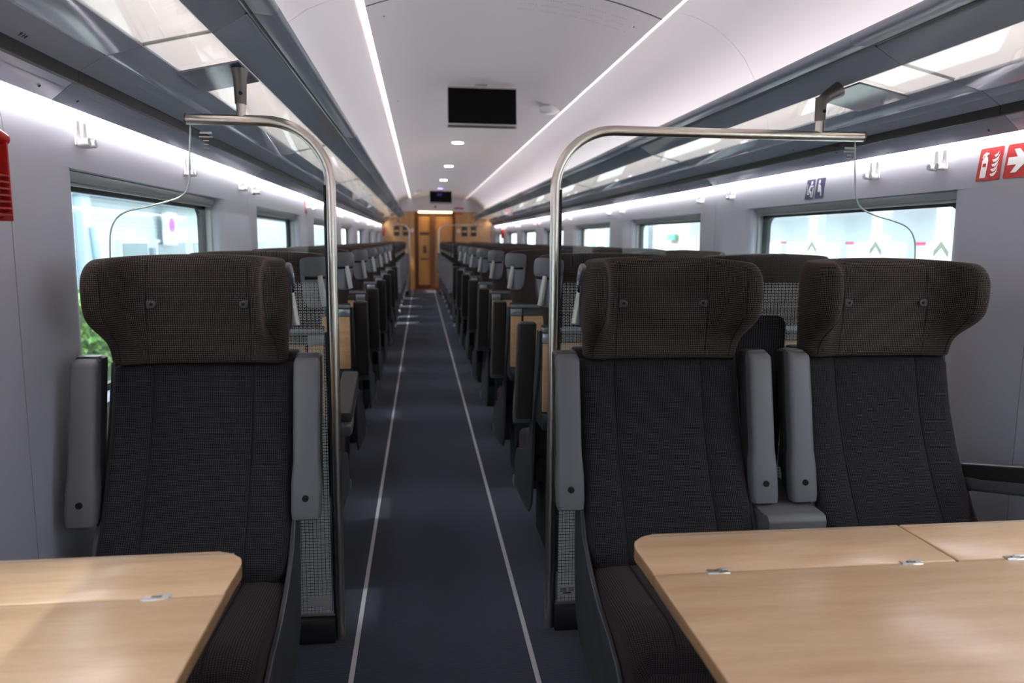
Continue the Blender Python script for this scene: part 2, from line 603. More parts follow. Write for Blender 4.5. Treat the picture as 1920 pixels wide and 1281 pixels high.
def surf_point(bvh, theta, z, off, sx):
    """point on the headrest skin seen from outside, round the rear corner of side sx"""
    c = Vector((sx * .17, .03, z))
    d = Vector((sx * math.cos(theta), math.sin(theta), 0))
    hit, nrm, _, _ = bvh.ray_cast(c + d * 0.4, -d)
    if hit is None:
        hit, nrm = c + d * 0.09, d
    n = Vector((nrm.x, nrm.y, 0)).normalized()
    if n.dot(d) < 0:
        n = -n
    return hit + n * off, n

def round_patch(fn, off, thick, s0, s1, z0, z1, rad, taper=0.0, rings=6, N=40):
    """rounded rectangle wrapped on fn(s, z, off); closed shell of the given thickness"""
    W, H = s1 - s0, z1 - z0
    outline = []
    for k in range(N):
        a = 2 * PI * k / N
        ca, sa = math.cos(a), math.sin(a)
        e = rad
        u = math.copysign(abs(ca) ** e, ca); v = math.copysign(abs(sa) ** e, sa)
        outline.append((u, v))
    def pt(u, v, o):
        w = 1.0 - taper * (0.5 - v * 0.5)
        return tuple(fn((s0 + s1) / 2 + u * w * W / 2 , (z0 + z1) / 2 + v * H / 2, o))
    mb = MB()
    loops = [[pt(u, v, off - thick) for u, v in outline]]
    loops.append([pt(u, v, off - 0.0012) for u, v in outline])
    for r in range(rings):
        f = 0.975 - r * (0.975 - 0.02) / (rings - 1)
        loops.append([pt(u * f, v * f, off) for u, v in outline])
    mb.loft(loops, cap=True)
    return mb

def profile_y(z):
    P = [(.435, -.185), (.5, -.165), (.6, -.105), (.7, -.055), (.8, -.015), (.9, .012), (.965, .026)]
    for (za, ya), (zb, yb) in zip(P, P[1:]):
        if z <= zb:
            return lerp(ya, yb, max(0, (z - za) / (zb - za)))
    return P[-1][1]

def make_armrest(parent, sx):
    arm = None
    # canonical pose: folded up beside the backrest; origin at the hinge (y=-.09, z=.635)
    def rr(w, y0, y1, z, r=.012):
        pts = []
        for cx, cy, a0 in ((w - r, y1 - r, 0), (-w + r, y1 - r, 90), (-w + r, y0 + r, 180), (w - r, y0 + r, 270)):
            for k in range(4):
                a = math.radians(a0 + k * 30)
                pts.append((cx + r * math.cos(a), cy + r * math.sin(a), z))
        return pts
    def yf(z):
        return -.135 + (z + .06) * .20
    rows = [(-.062, .030, .010), (-.058, .036, .002), (-.04, .0385, 0), (.03, .0385, 0), (.062, .036, 0), (.085, .0335, 0), (.2, .0335, 0), (.335, .033, 0), (.345, .032, .003), (.353, .027, .012)]
    mb = MB()
    mb.loft([rr(w, yf(z) + .06 + i, yf(z) + .105 - i, z) for z, w, i in rows])
    arm = mb.out('armrest', MT['arm'], parent, 40)
    arm.location = (sx * .277, -.055, .635)
    mb = MB()
    prow = [(-.034, .026, .010), (-.028, .033, .002), (.02, .0355, 0), (.08, .0345, 0), (.33, .034, 0), (.352, .0335, .002), (.3585, .027, .012)]
    mb.loft([rr(w, yf(z) + .092, yf(z) + .142 - i, z, .009) for z, w, i in prow])
    mb.out('pad', MT['pad'], arm, 40)
    mb = MB()
    mb.cyl((0, yf(0) + .0560, -.004), (0, yf(0) + .068, -.004), .0085, n=16)
    mb.out('bolt_hole', MT['seam'], arm)
    return arm

def make_seat(name, aisle, insert):
    """a seat facing -y; origin on the floor under the front of the headrest pad; aisle = +1/-1 side with the grab handle"""
    root = thing(name, None, None)
    # --- headrest
    rows = [(.968, 0, .014, 0), (.972, 0, .002, 0), (1.0, .02, 0, 0), (1.03, .16, 0, 0), (1.058, .52, 0, 0), (1.085, .84, 0, 0), (1.115, .98, 0, 0),
            (1.165, 1.0, 0, 0), (1.19, .99, 0, .002), (1.212, .96, .003, .006), (1.229, .92, .009, .010), (1.242, .87, .017, .013), (1.2505, .82, .026, .015), (1.2565, .76, .036, .017), (1.2585, .70, .045, .018)]
    mb = MB()
    mb.loft([head_loop(z, L, i, d, aisle if insert else 0) for z, L, i, d in rows], uv=True, ucap=True)
    head = mb.out('headrest', MT['head'], root, 60, 2)
    me = head.data
    bvh = BVHTree.FromPolygons([v.co.copy() for v in me.vertices], [tuple(p.vertices) for p in me.polygons])
    # seams of the headrest
    for sx in (-1, 1):
        path = []
        for k in range(14):
            z = .974 + k * (1.243 - .974) / 13
            h = bvh.ray_cast(Vector((sx * (.131 - .010 * max(0, (z - 1.1)) * 4), -.3, z)), Vector((0, 1, 0)))[0]
            if h: path.append(h + Vector((0, .0008, 0)))
        MB().tube(path, .0022, 6).out('seam', MT['seam'], head)
        path = []
        for k in range(12):
            z = .975 + k * (1.215 - .975) / 11
            L = max(0.0, min(1.0, (z - 1.0) / .11))
            q = Vector((sx * lerp(.20, .190, L), lerp(-.006, -.122, L) , z))
            h, nrm, _, _ = bvh.find_nearest(q)
            path.append(h)
        MB().tube(path, .0016, 6).out('stitched_seam', MT['seam'], head)
        # fixing button
        bx, bz = sx * .117, 1.128
        h = bvh.ray_cast(Vector((bx, -.3, bz)), Vector((0, 1, 0)))[0]
        yb = h.y
        pts = []
        for k in range(9):
            a = math.radians(-90 + k * 22.5)
            pts.append((bx - sx * (.003 + .010 * math.cos(a)), bz + .0095 * math.sin(a)))
        pts += [(bx + sx * .011, bz + .0095), (bx + sx * .011, bz - .0095)]
        b = MB().prism(pts, 'y', yb - .006, yb + .003, .0015, 2).out('fixing_button', MT['shell'], head)
        MB().cyl((bx - sx * .002, yb - .0068, bz), (bx - sx * .002, yb - .002, bz), .0042, n=12).out('button_hole', MT['seam'], head)
    if insert:
        s = aisle
        R = math.radians
        def fn(q, z, off):
            # q -1 (front of the wing) .. 1 (rear); the handle plate slants back towards its foot
            t = (z - 1.056) / .18
            return surf_point(bvh, lerp(R(lerp(-6, -52, t)), R(lerp(90, 102, t)), (q + 1) / 2), z, off, s)[0]
        fth = lambda th, z, off: surf_point(bvh, th, z, off, s)[0]
        rec = round_patch(fn, .003, .006, -1, 1, 1.056, 1.232, .42).out('grab_recess', MT['recess'], root, 40)
        rim = []
        for k in range(41):
            a = 2 * PI * k / 40
            u = math.copysign(abs(math.cos(a)) ** .42, math.cos(a)); v = math.copysign(abs(math.sin(a)) ** .42, math.sin(a))
            rim.append(fn(u, 1.144 + v * .088, .003))
        MB().tube(rim, .0024, 6, cap=False).out('recess_rim', MT['ledge'], rec)
        MB().tube([fn(-1 + k / 8, 1.162, .004) for k in range(1, 16)], .0055, 8).out('cap_shadow_gap', MT['seam'], rec)
        cap = round_patch(fn, .012, .013, -1.02, 1.02, 1.166, 1.236, .34).out('grab_cap', MT['cap'], root, 40)
        path = [fth(R(42 - 10 * t), 1.17 - t * .108, .005 + .015 * t) for t in [k / 8 for k in range(9)]]
        MB().tube(path, [.0115] * 9, 12).out('grab_bar', MT['bar'], root)
        root['_cap'] = cap.name
    # --- backrest
    loops = []
    zs = [.428, .436, .455, .48, .52, .56, .6, .65, .7, .75, .8, .85, .9, .94, .957, .963]
    for z in zs:
        y0 = profile_y(z)
        ins = {.428: .02, .436: .006, .957: .003, .963: .014}.get(z, 0)
        hw = .234 - ins
        half = [(0, 0), (.06, -.001), (.121, -.003), (.1265, .0015), (.1295, .0015), (.135, -.004), (.17, -.008), (.2, -.010), (hw - .012, -.006), (hw - .002, .006), (hw, .02), (hw, .06), (hw - .02, .085), (0, .09)]
        half = [(x, y0 + y + (ins if y < .05 else -ins)) for x, y in half]
        loops.append([(x, y, z) for x, y in half] + [(-x, y, z) for x, y in half[-2:0:-1]])
    back = MB().loft(loops, uv=True).out('backrest', MT['back'], root, 60)
    for sx in (-1, 1):
        MB().tube([(sx * .128, profile_y(z) + .0005, z) for z in zs[2:-1]], .0018, 6).out('seam', MT['seam'], back)
    MB().tube([(x, profile_y(.53) - .0005, .53) for x in (-.127, -.06, 0, .06, .127)], .0013, 6).out('seam', MT['seam'], back)
    # --- seat cushion
    prof = [(-.10, .428, .33, .012), (-.16, .436, .315, 0), (-.28, .440, .31, 0), (-.40, .447, .305, 0), (-.49, .45, .30, 0), (-.535, .442, .30, 0), (-.56, .42, .305, .004), (-.568, .395, .315, .010), (-.57, .36, .335, .03)]
    loops = []
    for y, zt, zb, ins in prof:
        hw = .234 - ins
        half = [(0, zt), (.10, zt), (.121, zt), (.127, zt - .004), (.133, zt), (.18, zt + .003), (hw - .02, zt - .002), (hw - .004, zt - .016), (hw, zt - .04 if zt - .04 > zb + .005 else zb + .006), (hw - .004, zb), (0, zb)]
        loops.append([(x, y, z) for x, z in half] + [(-x, y, z) for x, z in half[-2:0:-1]])
    cush = MB().loft(loops, uv=True).out('seat_cushion', MT['seat'], root, 60)
    for sx in (-1, 1):
        MB().tube([(sx * .127, y, zt - .001) for y, zt, zb, i in prof[1:7]], .0016, 6).out('seam', MT['seam'], cush)
    # --- side shells
    poly = [(.10, .968), (.052, .968), (.04, .9), (.012, .8), (-.03, .7), (-.08, .6), (-.14, .5), (-.205, .452), (-.26, .425), (-.33, .398), (-.43, .376), (-.50, .352), (-.545, .318), (-.585, .24), (-.605, .17), (-.575, .15), (-.47, .165), (-.3, .17), (-.13, .19), (-.06, .25), (-.035, .40), (-.03, .56), (.03, .70), (.09, .84)]
    for sx in (-1, 1):
        sh = MB().prism(poly, 'x', sx * .2365, sx * .2465, .003, 2).out('side_shell', MT['shell'], root, 40)
        MB().tube([(sx * .2465, y, z) for y, z in poly[2:15]], .0013, 6).out('edge_highlight', MT['ledge'], sh)  # light grey tube paints the highlight along the shell's front edge
        MB().prism([(-.585, .145), (-.615, .16), (-.60, .2), (-.582, .2)], 'x', sx * .232, sx * .251, .002, 1).out('foot_cap', MT['silver'], sh)
    # --- rear shell with its panels
    poly = [(.075, .99), (.122, .99), (.130, .975), (.132, .60), (-.02, .60), (.0, .66), (.055, .86)]
    shell = MB().prism(poly, 'x', -.2355, .2355, .006, 2).out('back_shell', MT['rearcloth'], root, 40)
    MB().prism([(.125, .605), (.122, .3), (.06, .235), (-.05, .24), (-.10, .36), (-.05, .55), (-.03, .605)], 'x', -.195, .195, .006, 2).out('lower_shell', MT['black'], shell, 40)
    s = aisle
    MB().box(s * .236, s * .183, .126, .1405, .672, .928, .004).out('wood_strip', MT['beech'], shell, 40)
    MB().box(s * .171, -s * .234, .126, .1385, .672, .928, .003).out('wood_panel', MT['beech'], shell, 40)
    MB().box(s * .238, -s * .238, .085, .152, .966, .984, .006, 3).out('top_ledge', MT['ledge'], shell, 40)
    MB().box(s * .238, s * .181, .12, .1425, .928, .965, .004).out('silver_cap', MT['silver'], shell, 40)
    MB().box(s * .174, -s * .234, .12, .1365, .93, .965, .002).out('latch_recess', MT['olive'], shell, 40)
    MB().box(s * .205, -s * .205, .11, .140, .30, .60, .012, 3).out('lower_tray', MT['teal'], shell, 40)
    MB().box(s * .234, -s * .234, .11, .139, .60, .668, .006, 2).out('tray_shelf', MT['teal'], shell, 40)
    MB().box(s * .14, -s * .17, .136, .146, .36, .52, .006).out('magazine_pocket', MT['black'], shell, 40)
    # --- armrests, pedestal
    make_armrest(root, 1)
    make_armrest(root, -1)
    MB().box(-.17, .17, -.42, .05, .0, .24, .02).out('pedestal', MT['black'], root, 40)
    return root

# prototypes; each is moved to its own place the first time it is used
SEATS = {}
USED = set()
def seat_proto(aisle, insert):
    k = (aisle, insert)
    if k not in SEATS:
        SEATS[k] = make_seat('train_seat', aisle, insert)
    return SEATS[k], k

def place_seat(aisle, insert, x, y, rz, label, group, down=None):
    p, k = seat_proto(aisle, insert)
    if k in USED:
        o = copy_tree(PROTO[k])
    else:
        USED.add(k)
        PROTO[k] = p
        o = p
    o.location = (x, y, 0)
    o.rotation_euler = (0, 0, rz)
    tag(o, label, 'train seat', group)
    if down is not None:
        DOWN.append((o, down))
    return o
PROTO, DOWN = {}, []

SX = {'L': -1.016, 'A': .24, 'W': .91}
Y_A = 2.05
G1 = 'dark train seats facing the camera'
G2 = 'dark train seats facing away'
G3 = 'dark train seats at the far end facing this way'
# rows facing away first (copied while every armrest is still folded up)
for k in range(7):
    y = 2.825 + 1.0 * k
    o_ = ORD[k]
    place_seat(-1, True, SX['L'], y, PI, f'single seat by left windows, beech back towards us, {o_} row past the glass partition', G2, down=(-1 if k == 0 else None))
    place_seat(1, True, SX['A'], y, PI, f'right aisle seat, beech back towards us, {o_} row past the glass partition', G2)
    place_seat(1, False, SX['W'], y, PI, f'seat at right windows, facing away, {o_} row past the glass partition', G2)
for k in range(8):
    y = 10.55 + 1.0 * k
    o_ = ORD[k]
    place_seat(1, True, SX['L'], y, 0, f'distant single seat by left windows, facing us, {o_} facing row past mid carriage', G3)
    place_seat(-1, True, SX['A'], y, 0, f'distant right aisle seat, facing us, {o_} facing row past mid carriage', G3)
    place_seat(-1, False, SX['W'], y, 0, f'distant seat at right windows, facing us, {o_} facing row past mid carriage', G3)
front = {}
front['L'] = place_seat(1, True, SX['L'], Y_A, 0, 'large single seat left of the aisle behind the small wooden table', G1)
front['A'] = place_seat(-1, True, SX['A'], Y_A, 0, 'large seat right of the aisle with white numbers 16 and 15 on its handle', G1)
front['W'] = place_seat(-1, False, SX['W'], Y_A, 0, 'large seat at the right wall with its wall armrest folded down', G1, down=1)
for o, side in DOWN:
    for ch in o.children:
        if ch.name.startswith('armrest') and ch.location.x * side > 0:
            ch.rotation_euler = (PI / 2 - .05, 0, 0)

def cap_number(seat, aisle, lines):
    cap = [c for c in seat.children if c.name.startswith('grab_cap')][0]
    head = [c for c in seat.children if c.name.startswith('headrest')][0]
    me = head.data
    bvh = BVHTree.FromPolygons([v.co.copy() for v in me.vertices], [tuple(p.vertices) for p in me.polygons])
    for s, z in lines:
        th = math.radians(-40)
        p, n = surf_point(bvh, th, z, .0128, aisle)
        up = Vector((0, 0, 1))
        right = up.cross(n)
        text_mesh('seat_number', s, .016, MT['print'], cap, frame_matrix(p, right, up))
cap_number(front['A'], -1, [('16', 1.212), ('15', 1.186)])
cap_number(front['L'], 1, [('14', 1.205)])

# consoles between the paired seats
def make_console(y, rz, label, group):
    r = thing('seat_console', label, 'console', (0, y, 0), 0, group)
    f = -1 if rz == 0 else 1
    xs = ((.24 + .91) / 2)
    r.location = (xs, y, 0)
    hw = .0835
    Pm = lambda pts: [(a if f < 0 else -a, b) for a, b in pts]
    MB().prism(Pm([(-.20, .30), (-.20, .548), (-.193, .560), (-.18, .565), (-.0, .566), (.05, .58), (.09, .58), (.09, .30)]), 'x', -hw, hw, .004, 2).out('body', MT['arm'], r, 40)
    y0, y1 = (.10, .125) if f < 0 else (-.125, -.10)
    pts = [(-.085, .58), (.085, .58)]
    for k in range(7):
        a = math.radians(k * 15)
        pts.append((.06 + .025 * math.cos(a), 1.055 + .025 * math.sin(a)))
    for k in range(7):
        a = math.radians(90 + k * 15)
        pts.append((-.06 + .025 * math.cos(a), 1.055 + .025 * math.sin(a)))
    d = MB().prism(pts, 'y', y0, y1, .006, 2).out('divider_panel', MT['divider'], r, 40)
    d['label'] = 'woven dark cloth divider panel with round top corners'
    MB().box(-.06, .06, -.15, .08, 0, .299, .01).out('support', MT['black'], r, 40)
    return r
c0 = make_console(Y_A, 0, 'grey plastic console between the two large seats right of the aisle', 'consoles between paired seats')
for k in range(8):
    c = copy_tree(c0)
    c.location.y = 10.55 + k
    c['label'] = f'grey console between the paired far end seats, {ORD[k]} facing row beyond the midpoint'
c1 = make_console(2.825, PI, 'grey console between the paired seats facing away, first row beyond the glass partition', 'consoles between paired seats')
for k in range(1, 7):
    c = copy_tree(c1)
    c.location.y = 2.825 + k
    c['label'] = f'grey console between the paired seats facing away, {ORD[k]} row beyond the glass partition'

# ------------------------------------------------------------------ glass partitions with grab rails
def arc(cx, cz, r, a0, a1, n):
    return [(cx + r * math.cos(math.radians(a0 + (a1 - a0) * k / n)), cz + r * math.sin(math.radians(a0 + (a1 - a0) * k / n))) for k in range(n + 1)]

def smooth_curve(pts, n=6):
    out = []
    P = [pts[0]] + pts + [pts[-1]]
    for i in range(1, len(P) - 2):
        for k in range(n):
            t = k / n
            out.append(tuple(0.5 * (2 * P[i][d] + (P[i + 1][d] - P[i - 1][d]) * t + (2 * P[i - 1][d] - 5 * P[i][d] + 4 * P[i + 1][d] - P[i + 2][d]) * t * t + (3 * P[i][d] - P[i - 1][d] - 3 * P[i + 1][d] + P[i + 2][d]) * t ** 3) for d in (0, 1)))
    out.append(pts[-1])
    return out

def make_partition(side, y, label, sticker):
    """side -1 left, +1 right; local x measured in carriage coordinates"""
    r = thing('glass_partition', label, 'partition', (0, y, 0), 0, 'glass partitions with bent steel grab rails')
    if side < 0:
        px, barend, brx, free = -.707, -1.115, -.960, [(-1.106, 1.632), (-1.112, 1.53), (-1.118, 1.462), (-1.145, 1.42), (-1.232, 1.392), (-1.30, 1.375), (-1.338, 1.34), (-1.351, 1.27), (-1.351, 1.1)]
        top = 1.646
    else:
        px, barend, brx, free = -.015, 1.001, .850, [(.976, 1.628), (.983, 1.53), (.993, 1.452), (1.015, 1.415), (1.063, 1.392), (1.135, 1.373), (1.185, 1.352), (1.212, 1.312), (1.219, 1.241), (1.219, 1.05)]
        top = 1.644
    R = .185
    path2 = [(px, 0.0), (px, .8), (px, top - R)]
    cx = px + side * R
    path2 += arc(cx, top - R, R, 180 if side > 0 else 0, 90, 12)[1:]
    path2 += [(barend, top)]
    rail = MB().tube([(x, 0, z) for x, z in path2], .0158, 18).out('grab_rail', MT['steel'], r, 50)
    MB().cyl((barend, 0, top), (barend + side * .004, 0, top), .0168, n=18).out('end_cap', MT['darksteel'], rail)
    # pane: follows the rail, then the free edge
    g = .017
    outline = [(px + side * g, .088), (px + side * g, top - R)]
    outline += arc(cx, top - R, R - g, 180 if side > 0 else 0, 90, 10)[1:]
    fe = smooth_curve(free)
    outline += [(fe[0][0], top - g)] + fe
    outline += [(free[-1][0], .088)]
    MB().prism(outline, 'y', -.004, .004).out('glass_pane', MT['glass'], r, 0)
    MB().tube([(x, 0, z) for x, z in [(fe[0][0], top - g)] + fe + [(free[-1][0], .3)]], .0028, 6).out('glass_edge', MT['glassedge'], r)
    x0, x1 = px + side * .026, free[-1][0] - side * .012
    mb = MB()
    mb.faces([(x0, -.0048, .09), (x1, -.0048, .09), (x1, -.0048, 1.167), (x0, -.0048, 1.167)], [(0, 1, 2, 3)])
    pr = mb.out('printed_pattern', MT['frit'], r, 0)
    pr['label'] = 'small white rectangles printed on the glass'
    MB().box(px + side * .014, free[-1][0], -.035, .035, .0, .080, .004).out('base_plinth', MT['black'], r, 40)
    MB().box(px + side * .016, free[-1][0], -.012, .012, .080, .089, .002).out('base_channel', MT['darksteel'], r, 40)
    MB().box(px + side * .0145, px + side * .020, -.010, .010, .05, top - R, 0.0).out('pole_gasket', MT['rubber'], r, 0)
    # bracket from the rail up to the rack
    bt = (side * 1.035 if False else brx + side * (.0 if side < 0 else .06), 0, 1.80)
    MB().tube([(brx, 0, top + .008), (brx, 0, top + .05)], .0135, 14).out('bracket_stub', MT['steel'], r)
    br = MB().tube([(brx, 0, top + .046), (brx, 0, top + .105), (lerp(brx, bt[0], .35), 0, top + .125), (bt[0], 0, 1.792)], [.0165, .019, .020, .026], 16).out('rack_bracket', MT['darksteel'], r, 50)
    MB().cyl((brx + .004, -.0195, top + .075), (brx + .004, -.015, top + .075), .0055, n=12).out('bracket_screw', MT['seam'], br)
    mb = MB()
    a, b = (.952, 1.8075), (1.122, 1.7705)
    lo = [(side * a[0], a[1]), (side * b[0], b[1]), (side * b[0], b[1] - .006), (side * a[0], a[1] - .006)]
    mb.prism(lo, 'y', .085, .36)
    pl = mb.out('bracket_plate', MT['rackdark'], r, 0)
    pl.location.y = -.13
    # etched maker's mark: unreadable fine lines
    mx = barend - side * .045 if side > 0 else -1.062
    etch = [(.034, .012), (.040, .008), (.016, .006), (.014, .005), (.015, .004)]
    z = 1.604
    for w, h in etch:
        MB().box(mx - w / 2, mx + w / 2, -.0052, -.0045, z, z + h * .5).out('etched_line', MT['etch'], pl if False else r, 0)
        z -= .0105
    if sticker == 'blank':
        MB().box(px + side * .028, px + side * .098, -.0062, -.005, .118, .150).out('sticker', MT['bezel'], r, 0)
    elif sticker:
        st = MB().box(px + side * .032, px + side * .090, -.0062, -.005, .112, .146).out('sticker', MT['bezel'], r, 0)
        for k in range(3):
            MB().box(px + .036, px + .058, -.0068, -.006, .136 - k * .005, .1385 - k * .005).out('sticker_print', MT['mark'], st, 0)
            MB().box(px + .064, px + .084, -.0068, -.006, .137 - k * .005, .139 - k * .005).out('sticker_print', MT['mark'], st, 0)
        MB().box(px + .046, px + .074, -.0068, -.006, .118, .123).out('sticker_print', MT['mark'], st, 0)
    return r
make_partition(-1, 2.372, 'glass partition with bent steel rail behind the large left seat', 'blank')
make_partition(1, 2.372, 'glass partition with bent steel rail behind the large right seats', 'print')
make_partition(-1, 18.0, 'distant glass partition with bent rail left of the aisle by end wall', None)
make_partition(1, 18.0, 'distant glass partition with bent rail right of the aisle by end wall', None)

# ------------------------------------------------------------------ tables
def table_outline(xa, xw, yf, yn, r):
    """rounded far corner on the aisle side; xa aisle edge, xw wall edge"""
    s = 1 if xw > xa else -1
    pts = [(xw, yf), (xa + s * r, yf)]
    for k in range(1, 8):
        a = math.radians(k * 90 / 8)
        pts.append((xa + s * (r - r * math.sin(a)), yf - r * 1.3 + r * 1.3 * math.cos(a)))
    pts += [(xa, yf - r * 1.3), (xa, yn + r * 1.3)]
    for k in range(1, 8):
        a = math.radians(k * 90 / 8)
        pts.append((xa + s * (r - r * math.cos(a)), yn + r * 1.3 - r * 1.3 * math.sin(a)))
    pts += [(xa + s * r, yn), (xw, yn)]
    return pts

def clip_poly(pts, yc, keep_far):
    out = []
    n = len(pts)
    for i in range(n):
        p, q = pts[i], pts[(i + 1) % n]
        ip = (p[1] >= yc) == keep_far or p[1] == yc
        iq = (q[1] >= yc) == keep_far or q[1] == yc
        if ip: out.append(p)
        if ip != iq:
            t = (yc - p[1]) / (q[1] - p[1])
            out.append((p[0] + (q[0] - p[0]) * t, yc))
    return out

def edge_band(o):
    # the sides of the board are edged in darker wood
    o.data.materials.append(MT['tableedge'])
    for p in o.data.polygons:
        if abs(p.normal.z) < .6:
            p.material_index = 1
    return o

def make_table(label, xa, xw, split, hinges, legx):
    r = thing('table', label, 'table', (0, 0, 0), 0, 'beech folding tables')
    s = 1 if xw > xa else -1
    zt, th = .71, .026
    yf, yn, ys, ys2 = 1.418, .50, 1.236, .68
    full = table_outline(xa, xw, yf, yn, .055)
    mid = clip_poly(clip_poly(full, ys - .0012, False), ys2 + .0012, True)
    top = edge_band(MB().prism(mid, 'z', zt - th, zt, .004, 3).out('tabletop', MT['table'], r, 40))
    far = clip_poly(full, ys + .0012, True)
    near = clip_poly(full, ys2 - .0012, False)
    def xclip(pts, xc, side):
        sw = [(b, a) for a, b in pts]
        return [(b, a) for a, b in clip_poly(sw, xc, side)]
    flaps = []
    for f in (far, near):
        if split is None:
            flaps.append(f)
        else:
            flaps += [xclip(f, split - .0015, False), xclip(f, split + .0015, True)]
    for f in flaps:
        fl = edge_band(MB().prism(f, 'z', zt - th, zt, .004, 3).out('folding_leaf', MT['table'], r, 40))
        ymax = max(p[1] for p in f)
        if ymax > 1.4:
            x0, x1 = min(p[0] for p in f), max(p[0] for p in f)
            MB().box(x0 + .045, x1 - .025, yf - .014, yf - .0115, zt - .001, zt + .0004).out('inlay_strip', MT['silver'], fl, 0)
    for hx in hinges:
        h = MB().box(hx - .020, hx + .020, ys - .009, ys + .009, zt - .002, zt + .0012, .001, 1).out('hinge', MT['steel'], r, 40)
        MB().cyl((hx - .008, ys, zt + .0008), (hx + .008, ys, zt + .0008), .003, n=10).out('hinge_pin', MT['darksteel'], h)
        MB().cyl((hx - .022, ys - .006, zt + .0002), (hx - .002, ys - .006, zt + .0002), .0028, n=10).out('hinge_knuckle', MT['silver'], h)
        MB().cyl((hx + .002, ys + .006, zt + .0002), (hx + .022, ys + .006, zt + .0002), .0028, n=10).out('hinge_knuckle', MT['silver'], h)
    MB().box(legx - .05, legx + .05, .92, 1.0, .03, zt - th - .03, .01).out('leg', MT['arm'], r, 40)
    MB().box(legx - .09, legx + .09, .86, 1.06, .0, .03, .008).out('foot_plate', MT['darksteel'], r, 40)
    MB().box(min(legx, xw) if s > 0 else xw, xw if s > 0 else max(legx, xw), .90, 1.02, zt - th - .03, zt - th, .004).out('support_beam', MT['arm'], r, 40)
    return r
make_table('small beech folding table in front of the left single seat', -.766, -1.358, None, [-.874], -1.15)
make_table('wide beech folding table in front of the right pair of seats', -.028, 1.358, .562, [.092, .467, .68], .70)
# mid-carriage bay tables between the rows that face each other
for xa, xw, lx, lab in ((-.75, -1.358, -1.15, 'beech bay table by left windows at mid carriage between facing seats'), (.02, 1.358, .70, 'beech bay table by right windows at mid carriage between facing seats')):
    t = make_table(lab, xa, xw, None, [], lx)
    t.location.y = 8.76

# ------------------------------------------------------------------ floor, walls, windows
fl = MB().box(-1.45, 1.45, YB, YE + 2.0, -.06, 0).out('floor', MT['carpet'], None, 0)
struct(fl)
for nm, x, lab in (('trim_1', -.6525, 'l'), ('trim_2', -.0985, 'r')):
    struct(MB().box(x - .0075, x + .0075, YB, YE - .05, 0, .0016).out(nm, MT['line'], None, 0))
struct(MB().box(-.62, .46, YE - .12, YE + .26, 0, .004).out('trim_3', MT['threshold'], None, 0))

WL = [(2.212 + 2.33 * k - 2.33, 3.735 + 2.33 * k - 2.33) for k in range(-2, 9)]
WR = [(2.415 + 2.38 * k - 2.38, 4.018 + 2.38 * k - 2.38) for k in range(-2, 9)]
WL = [w for w in WL if w[0] > YB + .2 and w[1] < 18.9]
WR = [w for w in WR if w[0] > YB + .2 and w[1] < 18.9]
ZS, ZT = .80, 1.483
def wx(z):
    # the panel over the windows leans outwards a little, shaped to catch the strip light
    return XW + .022 * (max(0, z - 1.483) / .182) ** 2
def build_wall(side, wins, seams, name):
    S = side
    X0, X1 = S * XW, S * 1.47
    mb = MB()
    G = .0016
    cuts = sorted([YB] + seams + [YE])
    def run(z0, z1, ya, yb, flare=False):
        cs = [ya] + [c for c in cuts if ya + .02 < c < yb - .02] + [yb]
        for a, b in zip(cs, cs[1:]):
            ga = G if a in cuts else 0
            gb = G if b in cuts else 0
            if flare:
                # pier with rounded, splayed edges towards the window recess
                la, lb = a + ga, b - gb
                fa, fb = (a == ya and ya != YB), (b == yb and yb != YE)
                pts = []
                if fa:
                    for k in range(7):
                        t = math.radians(k * 15)
                        pts.append((X0 + S * .03 * (1 - math.sin(t)), la + .07 * (1 - math.cos(t))))
                    pts.insert(0, (X1, la))
                else:
                    pts += [(X1, la), (X0, la)]
                if fb:
                    for k in range(6, -1, -1):
                        t = math.radians(k * 15)
                        pts.append((X0 + S * .03 * (1 - math.sin(t)), lb - .07 * (1 - math.cos(t))))
                    pts.append((X1, lb))
                else:
                    pts += [(X0, lb), (X1, lb)]
                mb.prism(pts, 'z', z0, z1)
            else:
                mb.box(X0, X1, a + ga, b - gb, z0, z1)
    cs = [YB] + [c for c in cuts if YB + .02 < c < YE - .02] + [YE]
    for a, b in zip(cs, cs[1:]):
        mb.prism([(S * wx(z), z) for z in (ZT, 1.51, 1.54, 1.57, 1.60, 1.632, 1.665)] + [(S * wx(1.665), 1.70), (X1, 1.70), (X1, ZT)], 'y', a + G, b - G)
    run(0, ZS, YB, YE)
    prev = YB
    for a, b in wins:
        run(ZS, ZT, prev, a, True)
        prev = b
    run(ZS, ZT, prev, YE, True)
    w = mb.out(name, MT['wall'], None, 30)
    struct(w)
    mb = MB().box(S * 1.40, S * 1.4005, YB, YE, 0.0, .001)
    # black backing behind each seam gap
    for i, s in enumerate(seams):
        if any(a - .01 < s < b + .01 for a, b in wins):
            continue
        mb.box(S * 1.385, S * 1.40, s - .004, s + .004, 0, 1.70)
    mb.out('seam_backing', MT['backing'], w, 0)
    return w
seamL = [1.862 + 2.33 * k for k in range(-3, 1)] + [4.265 + 2.33 * k for k in range(0, 7)]
seamR = [2.04 - 4.76, 2.04 - 2.38, 2.04] + [4.5 + 2.38 * k for k in range(0, 7)]
wl = build_wall(-1, WL, seamL, 'wall_left')
wr = build_wall(1, WR, seamR, 'wall_right')

